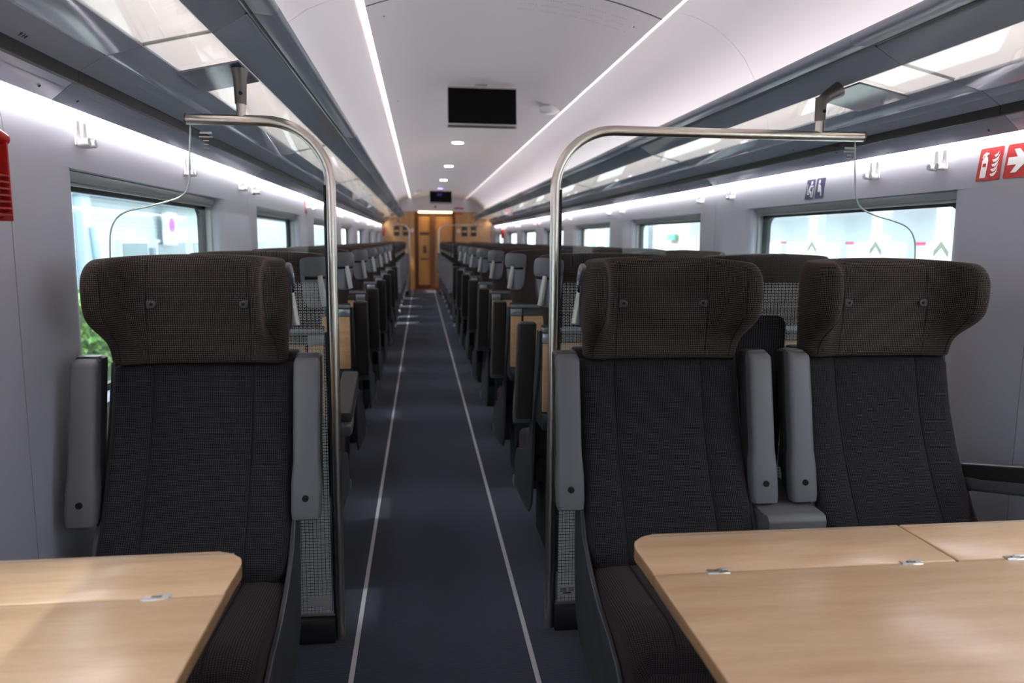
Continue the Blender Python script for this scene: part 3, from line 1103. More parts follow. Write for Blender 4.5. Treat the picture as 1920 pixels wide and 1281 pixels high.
def build_window(n, S, a, b):
    xg = S * 1.444
    # black rounded frame
    def rrect(y0, y1, z0, z1, r, n=5):
        pts = []
        for cy, cz, a0 in ((y1 - r, z1 - r, 0), (y0 + r, z1 - r, 90), (y0 + r, z0 + r, 180), (y1 - r, z0 + r, 270)):
            for k in range(n + 1):
                t = math.radians(a0 + 90 * k / n)
                pts.append((cy + r * math.cos(t), cz + r * math.sin(t)))
        return pts
    zb = ZS - .01
    o_ = rrect(a - .015, b + .015, zb - .02, 1.475, .03)
    i_ = rrect(a + .06, b - .06, zb + .04, 1.432, .05)
    mb = MB()
    n_ = len(o_)
    vs = [(xg, *p) for p in o_] + [(xg, *p) for p in i_] + [(xg + S * .02, *p) for p in o_] + [(xg + S * .02, *p) for p in i_]
    fs = []
    for k in range(n_):
        j = (k + 1) % n_
        fs += [(k, j, n_ + j, n_ + k), (2 * n_ + k, 3 * n_ + k, 3 * n_ + j, 2 * n_ + j), (n_ + k, n_ + j, 3 * n_ + j, 3 * n_ + k), (k, 2 * n_ + k, 2 * n_ + j, j)]
    mb.faces(vs, fs)
    w = mb.out(f'window_{n}', MT['rubber'], None, 30)
    struct(w)
    MB().box(xg + S * .008, xg + S * .014, a + .05, b - .05, zb + .03, 1.44).out('glass_pane', MT['window'], w, 0)
    # blind cassette and its lower bar, tucked under the upper wall panel
    MB().prism([(S * 1.394, 1.482), (S * 1.43, 1.482), (S * 1.43, 1.453), (S * 1.402, 1.453)], 'y', a + .012, b - .012, .003, 2).out('blind_cassette', MT['blind'], w, 30)
    MB().cyl((S * 1.414, a + .014, 1.448), (S * 1.414, b - .014, 1.448), .006, n=10).out('blind_bar', MT['blind'], w)
    for y in (a + .008, b - .008):
        MB().box(S * 1.415, S * 1.438, y - .007, y + .007, ZS, 1.48).out('blind_guide', MT['blind'], w, 0)
    MB().box(S * 1.368, S * 1.44, a + .001, b - .001, ZS, ZS + .012, .004).out('window_sill', MT['wall'], w, 30)
    return w
n = 1
for a, b in WL:
    build_window(n, -1, a, b); n += 1
for a, b in WR:
    build_window(n, 1, a, b); n += 1

# ------------------------------------------------------------------ ceiling
def ceil_z(x):
    return 2.307 + .118 * (1 - (x / .668) ** 2)
cseams = [3.5 + 2.68 * k for k in range(-3, 7)]
cs = [YB] + [c for c in cseams if YB < c < YE] + [YE]
mb = MB()
for a, b in zip(cs, cs[1:]):
    g = .003
    xs = [-.668 + 1.336 * k / 24 for k in range(25)]
    pts = [(x, ceil_z(x)) for x in xs] + [(.668, 2.47), (-.668, 2.47)]
    mb.prism(pts, 'y', a + g, b - g)
ceil = mb.out('ceiling', MT['ceil'], None, 25)
struct(ceil)
SIDEP = [(.708, 2.338), (.76, 2.338), (.83, 2.322), (.92, 2.283), (1.0, 2.225), (1.07, 2.15), (1.13, 2.05), (1.175, 1.95), (1.20, 1.87), (1.21, 1.80)]
for S, nm in ((-1, 'cove_panel'), (1, 'cove_panel')):
    mb = MB()
    for a, b in zip(cs, cs[1:]):
        pts = [(S * x, z) for x, z in SIDEP] + [(S * 1.30, 1.80), (S * 1.30, 2.47), (S * .708, 2.47)]
        mb.prism(pts, 'y', a + .002, b - .002)
    mb.out(nm, MT['cove'], ceil, 25)
    st = MB().box(S * .669, S * .7085, YB, YE - .35, 2.327, 2.334).out('ceiling_light_strip', MT['cled'], None, 0)
    tag(st, 'long white light strip in the ceiling on the %s side' % ('left' if S < 0 else 'right'), 'light', 'ceiling light strips')
MB().box(-.668, .668, YB, YE, 2.475, 2.48).out('ceiling_backing', MT['backing'], ceil, 0)
# small dark screws and sound slots in the ceiling panels
mb = MB()
for (x, y) in ((.60, 3.72), (-.60, 3.72), (.60, 3.28), (-.60, 3.28), (.60, 5.9), (-.60, 5.9)):
    mb.cyl((x, y, ceil_z(x) - .0008), (x, y, ceil_z(x) + .004), .006, n=10)
mb.out('ceiling_screws', MT['mark'], ceil)
MB().prism([(x, ceil_z(x) - .0006) for x in xs] + [(x, ceil_z(x) + .01) for x in xs[::-1]], 'y', 3.494, 3.506).out('ceiling_joint', MT['backing'], ceil, 30)
perf = MB()
for r_ in range(3):
    for k in range(46):
        if k % 9 in (7, 8): continue
        x = .05 + k * .0118
        y = 3.66 + r_ * .085
        perf.faces([(x - .002, y - .006, ceil_z(x - .002) - .0006), (x + .002, y - .006, ceil_z(x + .002) - .0006), (x + .002, y + .006, ceil_z(x + .002) - .0006), (x - .002, y + .006, ceil_z(x - .002) - .0006)], [(0, 1, 2, 3)])
perf.out('sound_slots', MT['bezel'], ceil, 0)

# downlights
for k, (x, y) in enumerate(((.0, 9.0), (.0, 11.85), (.0, 14.6))):
    t = thing('downlight', f'small round ceiling downlight, {ORD[k]} beyond the near monitor', 'light', (x, y, ceil_z(x)), 0, 'ceiling downlights')
    MB().cyl((0, 0, -.004), (0, 0, .004), .075, .078, 24).out('rim', MT['white'], t)
    MB().cyl((0, 0, -.006), (0, 0, -.003), .064, n=24).out('lens', MT['spot'], t)
t = thing('downlight', 'small violet lit ceiling light above the distant monitor', 'light', (0, 17.0, ceil_z(0)), 0, 'ceiling downlights')
MB().cyl((0, 0, -.004), (0, 0, .004), .075, .078, 24).out('rim', MT['white'], t)
MB().cyl((0, 0, -.006), (0, 0, -.003), .064, n=24).out('lens', MT['violet'], t)

# monitors
def make_monitor(y, label, x=0.0):
    t = thing('monitor', label, 'monitor', (x, y, 2.25), 0, 'black ceiling monitors')
    ang = math.radians(-9)
    def rot(o):
        o.rotation_euler = (ang, 0, 0)
        return o
    b = rot(MB().box(-.252, .252, -.018, .022, -.145, .145, .006, 2).out('housing', MT['bezel'], t, 40))
    MB().box(-.246, .246, -.0205, -.016, -.124, .132, .002, 1).out('screen', MT['screen'], b, 40)
    MB().box(-.25, .238, -.024, -.002, -.150, -.138, .002, 1).out('lower_lip', MT['darksteel'], b, 40)
    MB().prism([(.02, .02), (.10, .02), (.16, .176), (.08, .176)], 'x', -.05, .05, .01, 2).out('ceiling_mount', MT['ceil'], t, 40)
    return t
make_monitor(5.6, 'black monitor hanging from the ceiling nearest the camera', .012)
make_monitor(17.3, 'small looking distant black monitor hanging before the end wall', .02)

def dome(x, y, label):
    z = ceil_z(x) if abs(x) < .66 else 2.33
    t = thing('ceiling_sensor', label, 'sensor', (x, y, z), 0, 'white oval ceiling sensors')
    mb = MB()
    loops = []
    for f, dz in ((1.0, .004), (1.0, -.006), (.98, -.024), (.88, -.040), (.6, -.050), (.2, -.052)):
        loops.append([(.083 * f * math.cos(2 * PI * k / 28), .075 * f * math.sin(2 * PI * k / 28), dz) for k in range(28)])
    mb.loft(loops).out('cover', MT['white'], t, 50)
    MB().cyl((0, 0, -.001), (0, 0, .006), .087, n=28).out('base_ring', MT['bezel'], t)
dome(.575, 6.02, 'white oval sensor on the ceiling right of the near monitor')
dome(-.50, 17.0, 'white oval sensor on the ceiling left of the distant monitor')

# ------------------------------------------------------------------ luggage racks
RL = [2.06 + 2.33 * k for k in range(-3, 8)]
RR = [2.12 + 2.38 * k for k in range(-3, 7)]
RACK_END = 18.55
def rack_sections(S, cuts):
    cc = [YB + .02] + [c for c in cuts if YB + .3 < c < RACK_END - .4] + [RACK_END]
    side = 'left' if S < 0 else 'right'
    for i, (a, b) in enumerate(zip(cc, cc[1:])):
        g = .0016
        vis = [k for k in range(len(cc) - 1) if cc[k + 1] > 1.9]
        if b <= 1.9:
            lab = f'blue-grey luggage rack section above the {side} windows, {ORD[len([c for c in cc if c <= 1.9]) - 1 - i]} one back from the near corner'
        else:
            idx = vis.index(i)
            lab = f'blue-grey luggage rack section above the {side} windows, {ORD[idx]} one beyond the camera'
            if idx == 0 or (idx == 1 and False):
                lab = f'blue-grey luggage rack section above the {side} windows, in the near corner of the view'
        t = thing('luggage_rack', lab, 'luggage rack', (0, a, 1.75), 0, 'luggage rack sections')
        y0, y1 = g, (b - a) - g
        P = lambda pts: [(S * x, z - 1.75) for x, z in pts]
        seal = P([(.81, 1.862), (.853, 1.865), (.87, 1.862), (.955, 1.8135), (1.116, 1.7765), (1.211, 1.7505), (1.243, 1.734), (1.276, 1.711), (1.279, 1.722), (1.215, 1.757), (1.118, 1.784), (.957, 1.821), (.87, 1.882), (.81, 1.892)])
        MB().prism(seal, 'y', y1 + .0003, y1 + 2 * g - .0003).out('joint_seal', MT['mark'], t, 0)
        MB().prism(P([(1.287, 1.689), (1.348, 1.641), (1.35, 1.66), (1.30, 1.698)]), 'y', y1 + .0003, y1 + 2 * g - .0003).out('joint_seal', MT['mark'], t, 0)
        lip = MB().prism(P([(.789, 1.872), (.793, 1.864), (.805, 1.860), (.853, 1.8635), (.853, 1.885), (.81, 1.897), (.796, 1.893), (.79, 1.884)]), 'y', y0, y1, .002, 1).out('front_lip', MT['rack'], t, 40)
        MB().prism(P([(.853, 1.8665), (.859, 1.8615), (.866, 1.8635), (.866, 1.874), (.853, 1.874)]), 'y', y0, y1).out('bright_rail', MT['silver'], t, 30)
        MB().prism(P([(.868, 1.866), (.874, 1.858), (.955, 1.811), (.957, 1.82), (.955, 1.84), (.87, 1.884)]), 'y', y0, y1, .002, 1).out('front_panel', MT['rack'], t, 40)
        MB().prism(P([(.957, 1.8105), (1.116, 1.7745), (1.116, 1.7815), (.957, 1.8175)]), 'y', y0, y1).out('glass_shelf', MT['rackglass'], t, 0)
        MB().prism(P([(1.121, 1.7725), (1.211, 1.7485), (1.211, 1.758), (1.121, 1.782)]), 'y', y0, y1, .001, 1).out('rear_panel', MT['rackgloss'], t, 40)
        MB().prism(P([(1.215, 1.7465), (1.243, 1.732), (1.2445, 1.7305), (1.276, 1.7085), (1.276, 1.73), (1.215, 1.758)]), 'y', y0, y1, .001, 1).out('side_panel', MT['rack'], t, 40)
        MB().box(S * 1.279, S * 1.30, y0, y1, 1.68 - 1.75, 1.72 - 1.75).out('air_slot', MT['slot'], t, 0)
        low = MB().prism(P([(1.285, 1.687), (1.31, 1.668), (1.3115, 1.6665), (1.346, 1.637), (1.352, 1.64), (1.352, 1.665), (1.30, 1.70)]), 'y', y0, y1, .0015, 1).out('lower_panel', MT['rack'], t, 40)
        # number marks and small screw holes on the panels facing the aisle
        def on_panel(p0, p1, f, y, off=.0006):
            x = lerp(p0[0], p1[0], f); z = lerp(p0[1], p1[1], f)
            up = Vector((S * (p0[0] - p1[0]), 0, p0[1] - p1[1])).normalized()
            right = Vector((0, S * -1.0, 0))
            n = right.cross(up)
            return frame_matrix(Vector((S * x, y, z - 1.75)) + n * off, right, up)
        for yy in (.10, (b - a) - .10):
            m = on_panel((1.3115, 1.6665), (1.346, 1.637), .45, yy)
            MB().cyl((0, 0, -.001), (0, 0, .001), .0035, n=10).out('screw_hole', MT['mark'], low).matrix_local = m
        if S < 0 and a < 1.76 < b:
            text_mesh('rack_number', '9 14', .017, MT['mark'], t, on_panel((1.2445, 1.7305), (1.276, 1.7085), .55, 1.76 - a))
        if S > 0 and a < 2.9 < b:
            text_mesh('rack_number', '17', .014, MT['mark'], t, on_panel((1.2445, 1.7305), (1.276, 1.7085), .55, 3.35 - a))
            text_mesh('rack_number', '15', .014, MT['mark'], t, on_panel((1.285, 1.687), (1.31, 1.668), .6, 3.05 - a))
rack_sections(-1, RL)
rack_sections(1, RR)
for S in (-1, 1):
    side = 'left' if S < 0 else 'right'
    o = MB().box(S * 1.3525, S * 1.3835, YB, RACK_END, 1.652, 1.657).out('wall_light_strip', MT['led'], None, 0)
    tag(o, f'bright light strip along the top of the {side} window wall', 'light', 'light strips over the windows')
    o = MB().box(S * .932, S * .948, YB, RACK_END, 1.858, 1.894).out('cove_light_strip', MT['coveled'], None, 0)
    tag(o, f'light strip lying on the {side} luggage rack that lights the ceiling', 'light', 'light strips on the racks')

# ------------------------------------------------------------------ end walls and doors
struct(MB().box(-1.47, 1.47, YB - .05, YB, 0, 2.48).out('wall_back', MT['wall'], None, 0))
mb = MB()
mb.box(-1.47, -.60, YE, YE + .05, 0, 2.02)
mb.box(.46, 1.47, YE, YE + .05, 0, 2.02)
far = struct(mb.out('wall_far', MT['orange'], None, 0))
MB().box(-1.47, 1.47, YE, YE + .05, 2.02, 2.48).out('upper_panel', MT['ceil'], far, 0)
# white arched header
pts = [(-.87, 2.02), (.95, 2.02)] + [(.95 - k * .14, 2.02 + .185 * math.sin(PI * (k + .6) / 14.2)) for k in range(0, 14)]
MB().prism(pts, 'y', YE - .03, YE + .001).out('header', MT['ceil'], far, 0)
MB().cyl((-.06, YE - .034, 2.14), (-.06, YE - .026, 2.14), .028, n=16).out('camera_dot', MT['black'], far)
# door
mb = MB()
mb.box(-.60, .46, YE + .30, YE + .34, 0, 2.02)
mb.box(-.60, -.58, YE + .05, YE + .30, 0, 2.02)
mb.box(.44, .46, YE + .05, YE + .30, 0, 2.02)
mb.box(-.60, .46, YE + .05, YE + .30, 2.0, 2.02)
dr = struct(mb.out('door_1', MT['brown'], None, 0))
lf = MB().box(-.50, -.19, YE + .27, YE + .30, .12, 1.90, .01).out('door_leaf', MT['door'], dr, 40)
MB().box(-.46, -.22, YE + .262, YE + .272, 1.42, 1.50, .01).out('handle_band', MT['brown'], lf, 40)
MB().box(-.38, -.29, YE + .262, YE + .272, .95, 1.15, .01).out('door_mark', MT['brown'], lf, 40)
MB().box(-.45, -.24, YE + .262, YE + .272, .78, .82, .01).out('door_mark', MT['brown'], lf, 40)
MB().box(-.19, -.07, YE + .2, YE + .30, 0, 2.0).out('door_post', MT['brown'], dr, 0)
MB().box(-.07, .40, YE + .27, YE + .30, .05, 1.90, .01).out('door_leaf', MT['orange'], dr, 40)
lampo = thing('door_lamp', 'warm glowing lamp bar over the end door', 'light', (-.065, YE - .02, 1.99))
MB().box(-.43, .43, -.03, .03, -.008, .028, .012, 3).out('diffuser', MT['warm'], lampo, 40)
MB().box(-.45, .45, -.02, .035, .03, .05, .004).out('housing', MT['ceil'], lampo, 40)
for i, (x, lab) in enumerate(((-1.05, 'dark picture on the end wall, leftmost of four'), (-.82, 'dark picture on the end wall left of the door, nearer the door'), (.69, 'dark picture on the end wall right of the door, nearer the door'), (.925, 'dark picture on the end wall, rightmost of four'))):
    t = thing('picture', lab, 'picture', (x, YE - .006, 1.52), 0, 'dark pictures on the end wall')
    MB().box(-.075, .075, -.006, .004, -.125, .125, .003).out('print', MT['poster'], t, 40)
    MB().box(-.06, .06, -.008, -.005, -.02, .02).out('pale_band', MT['orange'], t, 0)
for x, lab in ((-.66, 'small white round button left of the end door'), (.53, 'small white round button right of the end door')):
    tag(MB().cyl((x, YE - .02, 1.53), (x, YE, 1.53), .045, .05, 20).out('wall_button', MT['white'], None), lab, 'button', 'round buttons by the end door')
tag(MB().box(.42, .66, YE - .035, YE - .0305, 2.085, 2.125).out('exit_sign', MT['red'], None, 0), 'small red sign on the white header over the end door', 'sign')
tag(MB().box(.43, .64, YE - .006, YE - .0005, 1.955, 1.99).out('warning_sign', MT['red'], None, 0), 'thin red sign on the wood just right of the door lamp', 'sign')

# ------------------------------------------------------------------ wall fittings
def make_hook(S, y, z, label):
    t = thing('coat_hook', label, 'coat hook', (S * (wx(z - .03) - .0005), y, z), 0, 'white double coat hooks')
    for dy in (-.021, .021):
        MB().prism([(dy - .011, .038), (dy + .011, .038), (dy + .013, -.03), (dy - .013, -.03)], 'x', 0, -S * .007, .002, 1).out('mounting_prong', MT['white'], t, 40)
        MB().cyl((-S * .004, dy, -.024), (-S * .034, dy, -.020), .010, .0115, 14).out('peg', MT['white'], t)
    return t
for i, y in enumerate((2.25, 3.205)):
    make_hook(-1, y, 1.577, ['white coat hook over the nearest left window, at its near corner', 'white coat hook over the nearest left window, behind the glass edge'][i])
for k in range(7):
    y = 4.265 + 2.33 * k
    if y < 18:
        make_hook(-1, y - .15, 1.577, f'white coat hook just before the {ORD[k]} left wall joint')
        make_hook(-1, y + .15, 1.577, f'white coat hook just past the {ORD[k]} left wall joint')
for i, y in enumerate((2.478, 2.868)):
    make_hook(1, y, 1.585, ['white coat hook next to the red fire sign on the right wall', 'white coat hook between the fire sign and the violet seat signs'][i])
for k in range(6):
    y = 4.5 + 2.38 * k
    make_hook(1, y - .245, 1.577, f'white coat hook just before the {ORD[k]} right wall joint')
    make_hook(1, y + .235, 1.577, f'white coat hook just past the {ORD[k]} right wall joint')

def flat_poly(mb, pts, d=.0004):
    """a flat shape in the local xy plane, facing +z"""
    mb.prism(pts, 'z', 0, d)
    return mb
def strip(p, q, w):
    p, q = Vector(p), Vector(q)
    d = (q - p).normalized()
    n = Vector((-d.y, d.x)) * w / 2
    return [tuple(p + n), tuple(p - n), tuple(q - n), tuple(q + n)]
def rsq(hx, hy, r, n=4):
    pts = []
    for cx, cy, a0 in ((hx - r, hy - r, 0), (-hx + r, hy - r, 90), (-hx + r, -hy + r, 180), (hx - r, -hy + r, 270)):
        for k in range(n + 1):
            a = math.radians(a0 + 90 * k / n)
            pts.append((cx + r * math.cos(a), cy + r * math.sin(a)))
    return pts
def disc(cx, cy, rx, ry, n=16):
    return [(cx + rx * math.cos(2 * PI * k / n), cy + ry * math.sin(2 * PI * k / n)) for k in range(n)]

def wall_sign(name, label, cat, S, y, z, pts, m, group=None):
    t = thing(name, label, cat, (0, 0, 0), 0, group)
    right = Vector((0, -S, 0))
    t.matrix_world = frame_matrix((S * (wx(z) - .0005), y, z), right, (S * .12, 0, 1))
    mb = MB()
    mb.prism(pts, 'z', 0, .0012)
    mb.out('plate', m, t, 0)
    return t
def sign_shape(t, name, shapes, m, dz=.0013):
    for s in shapes:
        mb = MB()
        mb.prism(s, 'z', dz, dz + .0004)
        mb.out(name, m, t, 0)

# fire extinguisher sign and its arrow on the right wall
fx = wall_sign('fire_extinguisher_sign', 'red square sign with a white fire extinguisher and flames on right wall', 'sign', 1, 2.250, 1.553, rsq(.05, .052, .006), MT['red'], 'red fire safety signs')
sign_shape(fx, 'extinguisher_symbol', [[(-.034, -.043), (-.009, -.043), (-.009, .012), (-.013, .022), (-.017, .025), (-.017, .030), (-.010, .031), (-.010, .036), (-.020, .037), (-.022, .040), (-.026, .037), (-.033, .033), (-.036, .022), (-.033, .020), (-.030, .028), (-.026, .029), (-.026, .024), (-.030, .020), (-.034, .012)]], MT['print'])
sign_shape(fx, 'red_label', [[(-.029, -.008), (-.014, -.008), (-.014, .003), (-.029, .003)]], MT['red'], .0018)
fl1 = lambda y: [(.008, y), (.015, y - .008), (.025, y - .008), (.033, y), (.038, y + .016), (.030, y + .006), (.020, y + .001)]
sign_shape(fx, 'flame_symbol', [fl1(-.032), fl1(-.017), fl1(-.002), fl1(.013), [(.014, .026), (.021, .020), (.030, .026), (.032, .038), (.025, .030)]], MT['print'])
ar = wall_sign('arrow_sign', 'red square sign with a white arrow at the right edge', 'sign', 1, 2.134, 1.553, rsq(.05, .052, .006), MT['red'], 'red fire safety signs')
sign_shape(ar, 'arrow_symbol', [[(-.040, -.012), (-.004, -.012), (-.022, -.036), (-.001, -.036), (.042, 0), (-.001, .036), (-.022, .036), (-.004, .012), (-.040, .012)]], MT['print'])

# priority seat signs
def seat_sign(y, label, which):
    t = wall_sign('seat_sign', label, 'sign', 1, y, 1.545, rsq(.036, .046, .002), MT['blue'], 'violet seat pictograms')
    if which == 0:
        shp = [disc(.012, .029, .0085, .0095), strip((.004, .018), (-.006, -.008), .013), strip((.004, .014), (.028, .013), .007), strip((-.008, -.010), (.012, -.012), .009), strip((.013, -.010), (.017, -.036), .007), strip((-.028, .026), (-.017, -.021), .005), strip((-.018, -.021), (.002, -.021), .005), strip((.029, .006), (.029, -.038), .007)]
    else:
        shp = [disc(-.010, .030, .0085, .010), [(-.019, .020), (-.004, .018), (.006, .010), (.012, -.006), (.012, -.016), (-.016, -.016)], strip((-.004, -.012), (.013, -.010), .010), strip((.011, -.008), (.018, -.034), .008)]
    sign_shape(t, 'seated_figure', shp, MT['print'])
seat_sign(3.372, 'violet pictogram of a person sitting at a table, right wall', 0)
seat_sign(3.283, 'violet pictogram of a reclining seated person, right wall', 1)
for S, y, lab in ((-1, 6.36, 'small red sign between the second and third left windows'), (1, 11.6, 'small orange red sign high between distant right windows')):
    t = wall_sign('small_sign', lab, 'sign', S, y, 1.555, rsq(.045, .05, .006), MT['red'])
    sign_shape(t, 'symbol', [strip((-.012, -.02), (-.012, .02), .012), strip((.012, -.02), (.016, .012), .012)], MT['print'])

# red slatted box at the left edge
rb = thing('red_rescue_ladder', 'red slatted plastic holder on the left wall at picture edge', 'emergency equipment', (-XW, 1.70, 1.42))
MB().box(.002, .05, -.12, .035, -.085, .075, .006, 2).out('mounting_plate', MT['redplastic'], rb, 40)
MB().tube([(.03, -.12, .106), (.05, -.03, .100), (.055, .045, .082)], [.016, .017, .014], 12).out('top_grip', MT['redplastic'], rb)
MB().box(.05, .066, -.12, -.004, .0, .088, .003).out('front_cover', MT['redplastic'], rb, 40)
for k in range(7):
    MB().box(.05, .068, -.08, .034, -.078 + k * .0135, -.0725 + k * .0135, .0015, 1).out('slat', MT['redplastic'], rb, 40)
MB().tube([(.052, .012, .05), (.056, .014, .035), (.054, .016, .02)], .004, 8).out('seal_wire', MT['darksteel'], rb)
for yy in (.036,):
    MB().box(.0, .068, yy - .006, yy, -.088, .076, .002).out('side_rail', MT['redplastic'], rb, 40)

# red hammer boxes far away by the windows
for S, y, z, lab in ((-1, 18.9, 1.48, 'red box on the far left wall by the end wall'), (1, 16.5, 1.44, 'red curved handle box on the far right wall between windows')):
    t = thing('hammer_box', lab, 'emergency equipment', (S * XW, y, z), 0, 'red boxes on far walls')
    MB().box(0, -S * .05, -.09, .09, -.10, .10, .015, 2).out('mounting_case', MT['redplastic'], t, 40)
    MB().box(-S * .048, -S * .056, -.05, .05, -.03, .05, .004).out('cover', MT['red'], t, 40)

# ------------------------------------------------------------------ outside
ZG = -1.05
struct(MB().box(-60, 60, -25, 90, ZG - .1, ZG).out('ground', MT['gravel'], None, 0))
# left: pale clad building
bl = thing('outside_building', 'pale clad building seen through the left windows', 'building', (-7.0, 0, ZG))
mb = MB()
mb.box(-6, 0, -14, 7.6, 0, 11.5)  # unseen tall block, added to keep the sun off the near windows
mb.box(-6, 0, 7.6, 15.4, 0, 3.6)
mb.box(-6, -.1, 15.4, 60, 0, 3.15)
mb.out('wall', MT['clad'], bl, 0)
MB().box(-6, .25, 15.4, 24.0, 3.15, 3.5).out('canopy', MT['soffit'], bl, 0)
MB().box(-6, -1.2, 15.4, 60, 3.5, 4.6).out('upper_wall', MT['clad2'], bl, 0)
for y0, y1 in ((17.75, 19.3), (20.05, 22.3), (23.0, 25.0), (27, 29), (31, 33)):
    f = MB().box(-.12, -.02, y0 - .08, y1 + .08, .95, 2.30).out('window_frame', MT['plaster'], bl, 0)
    MB().box(-.03, -.005, y0, y1, 1.0, 2.22).out('pane', MT['outwin'], f, 0)
MB().box(-.08, .04, 19.52, 19.74, .6, 2.1).out('meter_box', MT['soffit'], bl, 0)
for y0 in (3, 6, 9.5, 12.5):
    f = MB().box(-.02, .03, y0, y0 + 1.6, 1.2, 2.6).out('window_frame', MT['plaster'], bl, 0)
    MB().box(.02, .04, y0 + .1, y0 + 1.5, 1.3, 2.5).out('pane', MT['outwin'], f, 0)
MB().box(-.1, .14, 15.45, 15.85, 0, 3.6).out('blue_column', MT['bluecol'], bl, 0)
MB().tube([(.2, 15.75, 2.55), (.2, 16.0, 1.2), (.2, 16.3, 0)], .07, 10).out('downpipe', MT['bluecol'], bl)
sg = thing('parking_sign', 'white sign with a magenta circle on the building outside the left window', 'sign', (-6.85, 20.6, 0))
MB().box(-.09, .02, -.40, .40, 1.12, 1.93).out('board', MT['print'], sg, 0)
MB().prism([(p[0] * .8, 1.62 + p[1] * .8) for p in disc(0, 0, .3, .24, 24)], 'x', .018, .03).out('circle', MT['purple'], sg, 0)
# hedge
hd = thing('hedge', 'green hedge outside the nearest left window', 'hedge', (-5.6, 10.5, ZG))
mb = MB()
rnd = random.Random(4)
for k in range(2600):
    y = rnd.uniform(-4.5, 4.5); z = rnd.uniform(.45, 1.62); x = rnd.uniform(-.5, .5)
    if rnd.random() < .6:
        x = .5 + rnd.uniform(-.08, .08)
    s = rnd.uniform(.04, .09)
    a, b_ = rnd.uniform(0, 2 * PI), rnd.uniform(-.9, .9)
    u = Vector((math.cos(a) * math.cos(b_), math.sin(a) * math.cos(b_), math.sin(b_)))
    v = u.cross(Vector((rnd.uniform(-1, 1), rnd.uniform(-1, 1), rnd.uniform(-1, 1)))).normalized()
    c = Vector((x, y, z))
    mb.faces([tuple(c - u * s), tuple(c + v * s * .5), tuple(c + u * s), tuple(c - v * s * .5)], [(0, 1, 2, 3)])
mb.out('foliage', MT['leaf'], hd, 0)
MB().box(-.42, .42, -4.4, 4.4, .0, 1.5, .1, 2).out('branches', mat('hedge_core', (60, 82, 48), .9), hd, 30)
# right: white hall panels with chevron posts
hl = thing('white_hall', 'bright white hall wall outside the nearest right window', 'building', (5.2, 0, ZG))
MB().box(0, 6, -14, 15.5, 0, 2.8).out('wall', MT['hall'], hl, 0)
MB().box(-.3, 6, -14, 15.5, 2.8, 3.1).out('eave', MT['plaster'], hl, 0)
for k, y in enumerate((11.27, 9.43, 8.0, 6.8)):
    MB().box(-.012, .0, y - .09, y + .09, 2.335, 2.365).out('red_mark', MT['pink'], hl, 0)
for k, y in enumerate((13.1, 11.2, 9.52, 8.10, 7.0, 6.0)):
    t = thing('chevron_post', f'pale blue post with dark chevrons before the white hall, {ORD[k]} from the far end', 'post', (4.78, y, ZG), 0, 'chevron posts outside')
    MB().box(-.06, .06, -.10, .10, 2.44, 3.6).out('upper_post', MT['bluecol'], t, 0)
    lo = MB().box(-.06, .06, -.11, .11, 0, 2.44).out('lower_post', MT['hall'], t, 0)
    for j in range(7):
        z = 2.36 - j * .21
        for sy in (-1, 1):
            MB().prism([(0, z + .02), (0, z - .05), (sy * .11, z - .15), (sy * .11, z - .08)], 'x', -.064, -.058).out('chevron', MT['chev'], lo, 0)
# right, further: brown brick house with a green sign
bk = thing('brick_house', 'brown brick house seen through the second right window', 'building', (9.0, 0, ZG))
MB().box(0, 5, 16.5, 60, 0, 7).out('wall', MT['brick'], bk, 0)
MB().box(-.25, .0, 28.15, 28.75, 0, 3.0).out('white_pillar', MT['plaster'], bk, 0)
MB().box(-.12, .0, 26.9, 28.1, 0, 2.25).out('entrance', MT['plaster'], bk, 0)
MB().box(-.2, .0, 30.2, 30.8, 0, 4).out('dark_pillar', MT['soffit'], bk, 0)
MB().box(-.2, .0, 31.2, 31.7, 0, 4).out('cream_pillar', MT['cream'], bk, 0)
tag(MB().box(8.85, 8.95, 27.05, 27.9, 1.36 , 1.56).out('shop_sign', MT['green'], None, 0), 'small green sign on the brown brick house', 'sign')
for k in range(6):
    f = MB().box(-.04, 0, 36 + k * 4, 38 + k * 4, 1.4, 3.6).out('window_frame', MT['plaster'], bk, 0)
    MB().box(-.06, -.03, 36.2 + k * 4, 37.8 + k * 4, 1.6, 3.4).out('pane', MT['outwin'], f, 0)

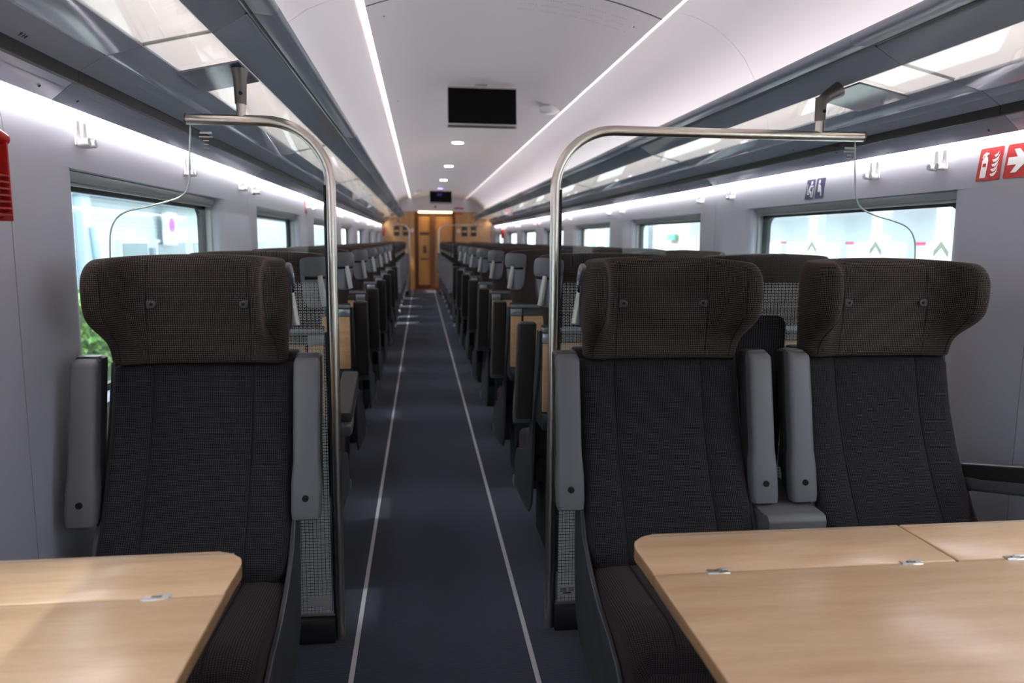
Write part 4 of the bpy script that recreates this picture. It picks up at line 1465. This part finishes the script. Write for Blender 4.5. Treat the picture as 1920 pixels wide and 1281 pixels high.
# ------------------------------------------------------------------ world, sun
w = bpy.data.worlds.new('sky')
SC.world = w
w.use_nodes = True
nt = w.node_tree
bg = nt.nodes['Background']
tc = nt.nodes.new('ShaderNodeTexCoord')
sep = nt.nodes.new('ShaderNodeSeparateXYZ')
nt.links.new(tc.outputs['Generated'], sep.inputs[0])
cr = nt.nodes.new('ShaderNodeValToRGB')
cr.color_ramp.elements[0].position = 0.0
cr.color_ramp.elements[0].color = (.95, .975, 1.0, 1)
cr.color_ramp.elements[1].position = 0.6
cr.color_ramp.elements[1].color = (.86, .93, 1.0, 1)
nt.links.new(sep.outputs[2], cr.inputs[0])
nt.links.new(cr.outputs[0], bg.inputs['Color'])
bg.inputs['Strength'].default_value = 1.9
sun = bpy.data.lights.new('sun', 'SUN')
sun.energy = 4.4
sun.angle = math.radians(5)
sun.color = (1, .97, .92)
so = bpy.data.objects.new('sun', sun)
COL.objects.link(so)
so.rotation_euler = Vector((math.cos(math.radians(57)), .08, -math.sin(math.radians(57)))).to_track_quat('-Z', 'Y').to_euler()

# ------------------------------------------------------------------ camera
def setup_camera():
    f, roll = 1410.0, math.radians(0.45)
    vx, vy = 789 - 960.0, 449 - 640.0
    dY = Vector((vx, vy, f)).normalized()
    s = math.tan(roll)
    t = -(f * f + vx * vx + vy * vy) / (vx + s * vy)
    dX = Vector((vx + t, vy + s * t, f)).normalized()
    dZ = dX.cross(dY)
    if dZ.y > 0: dZ = -dZ
    right = Vector((dX.x, dY.x, dZ.x)); down = Vector((dX.y, dY.y, dZ.y)); fwd = Vector((dX.z, dY.z, dZ.z))
    cam = bpy.data.cameras.new('camera')
    co = bpy.data.objects.new('camera', cam)
    COL.objects.link(co)
    up, back = -down, -fwd
    co.matrix_world = Matrix(((right.x, up.x, back.x, -.436), (right.y, up.y, back.y, 0), (right.z, up.z, back.z, 1.30), (0, 0, 0, 1)))
    cam.sensor_width = 36
    cam.sensor_fit = 'HORIZONTAL'
    cam.lens = f / 1920 * 36
    cam.clip_start = .02
    cam.clip_end = 300
    cam.dof.use_dof = True
    cam.dof.focus_distance = 2.15
    cam.dof.aperture_fstop = 3.2
    SC.camera = co
setup_camera()
vs = SC.view_settings
SC.display_settings.display_device = 'sRGB'
vs.view_transform = 'Standard'
vs.look = 'None'
vs.gamma = 1.0
vs.exposure = 1.3
vs.use_curve_mapping = False
SC.cycles.max_bounces = 8
SC.cycles.transparent_max_bounces = 16
for o in SC.objects:
    if '_cap' in o: del o['_cap']
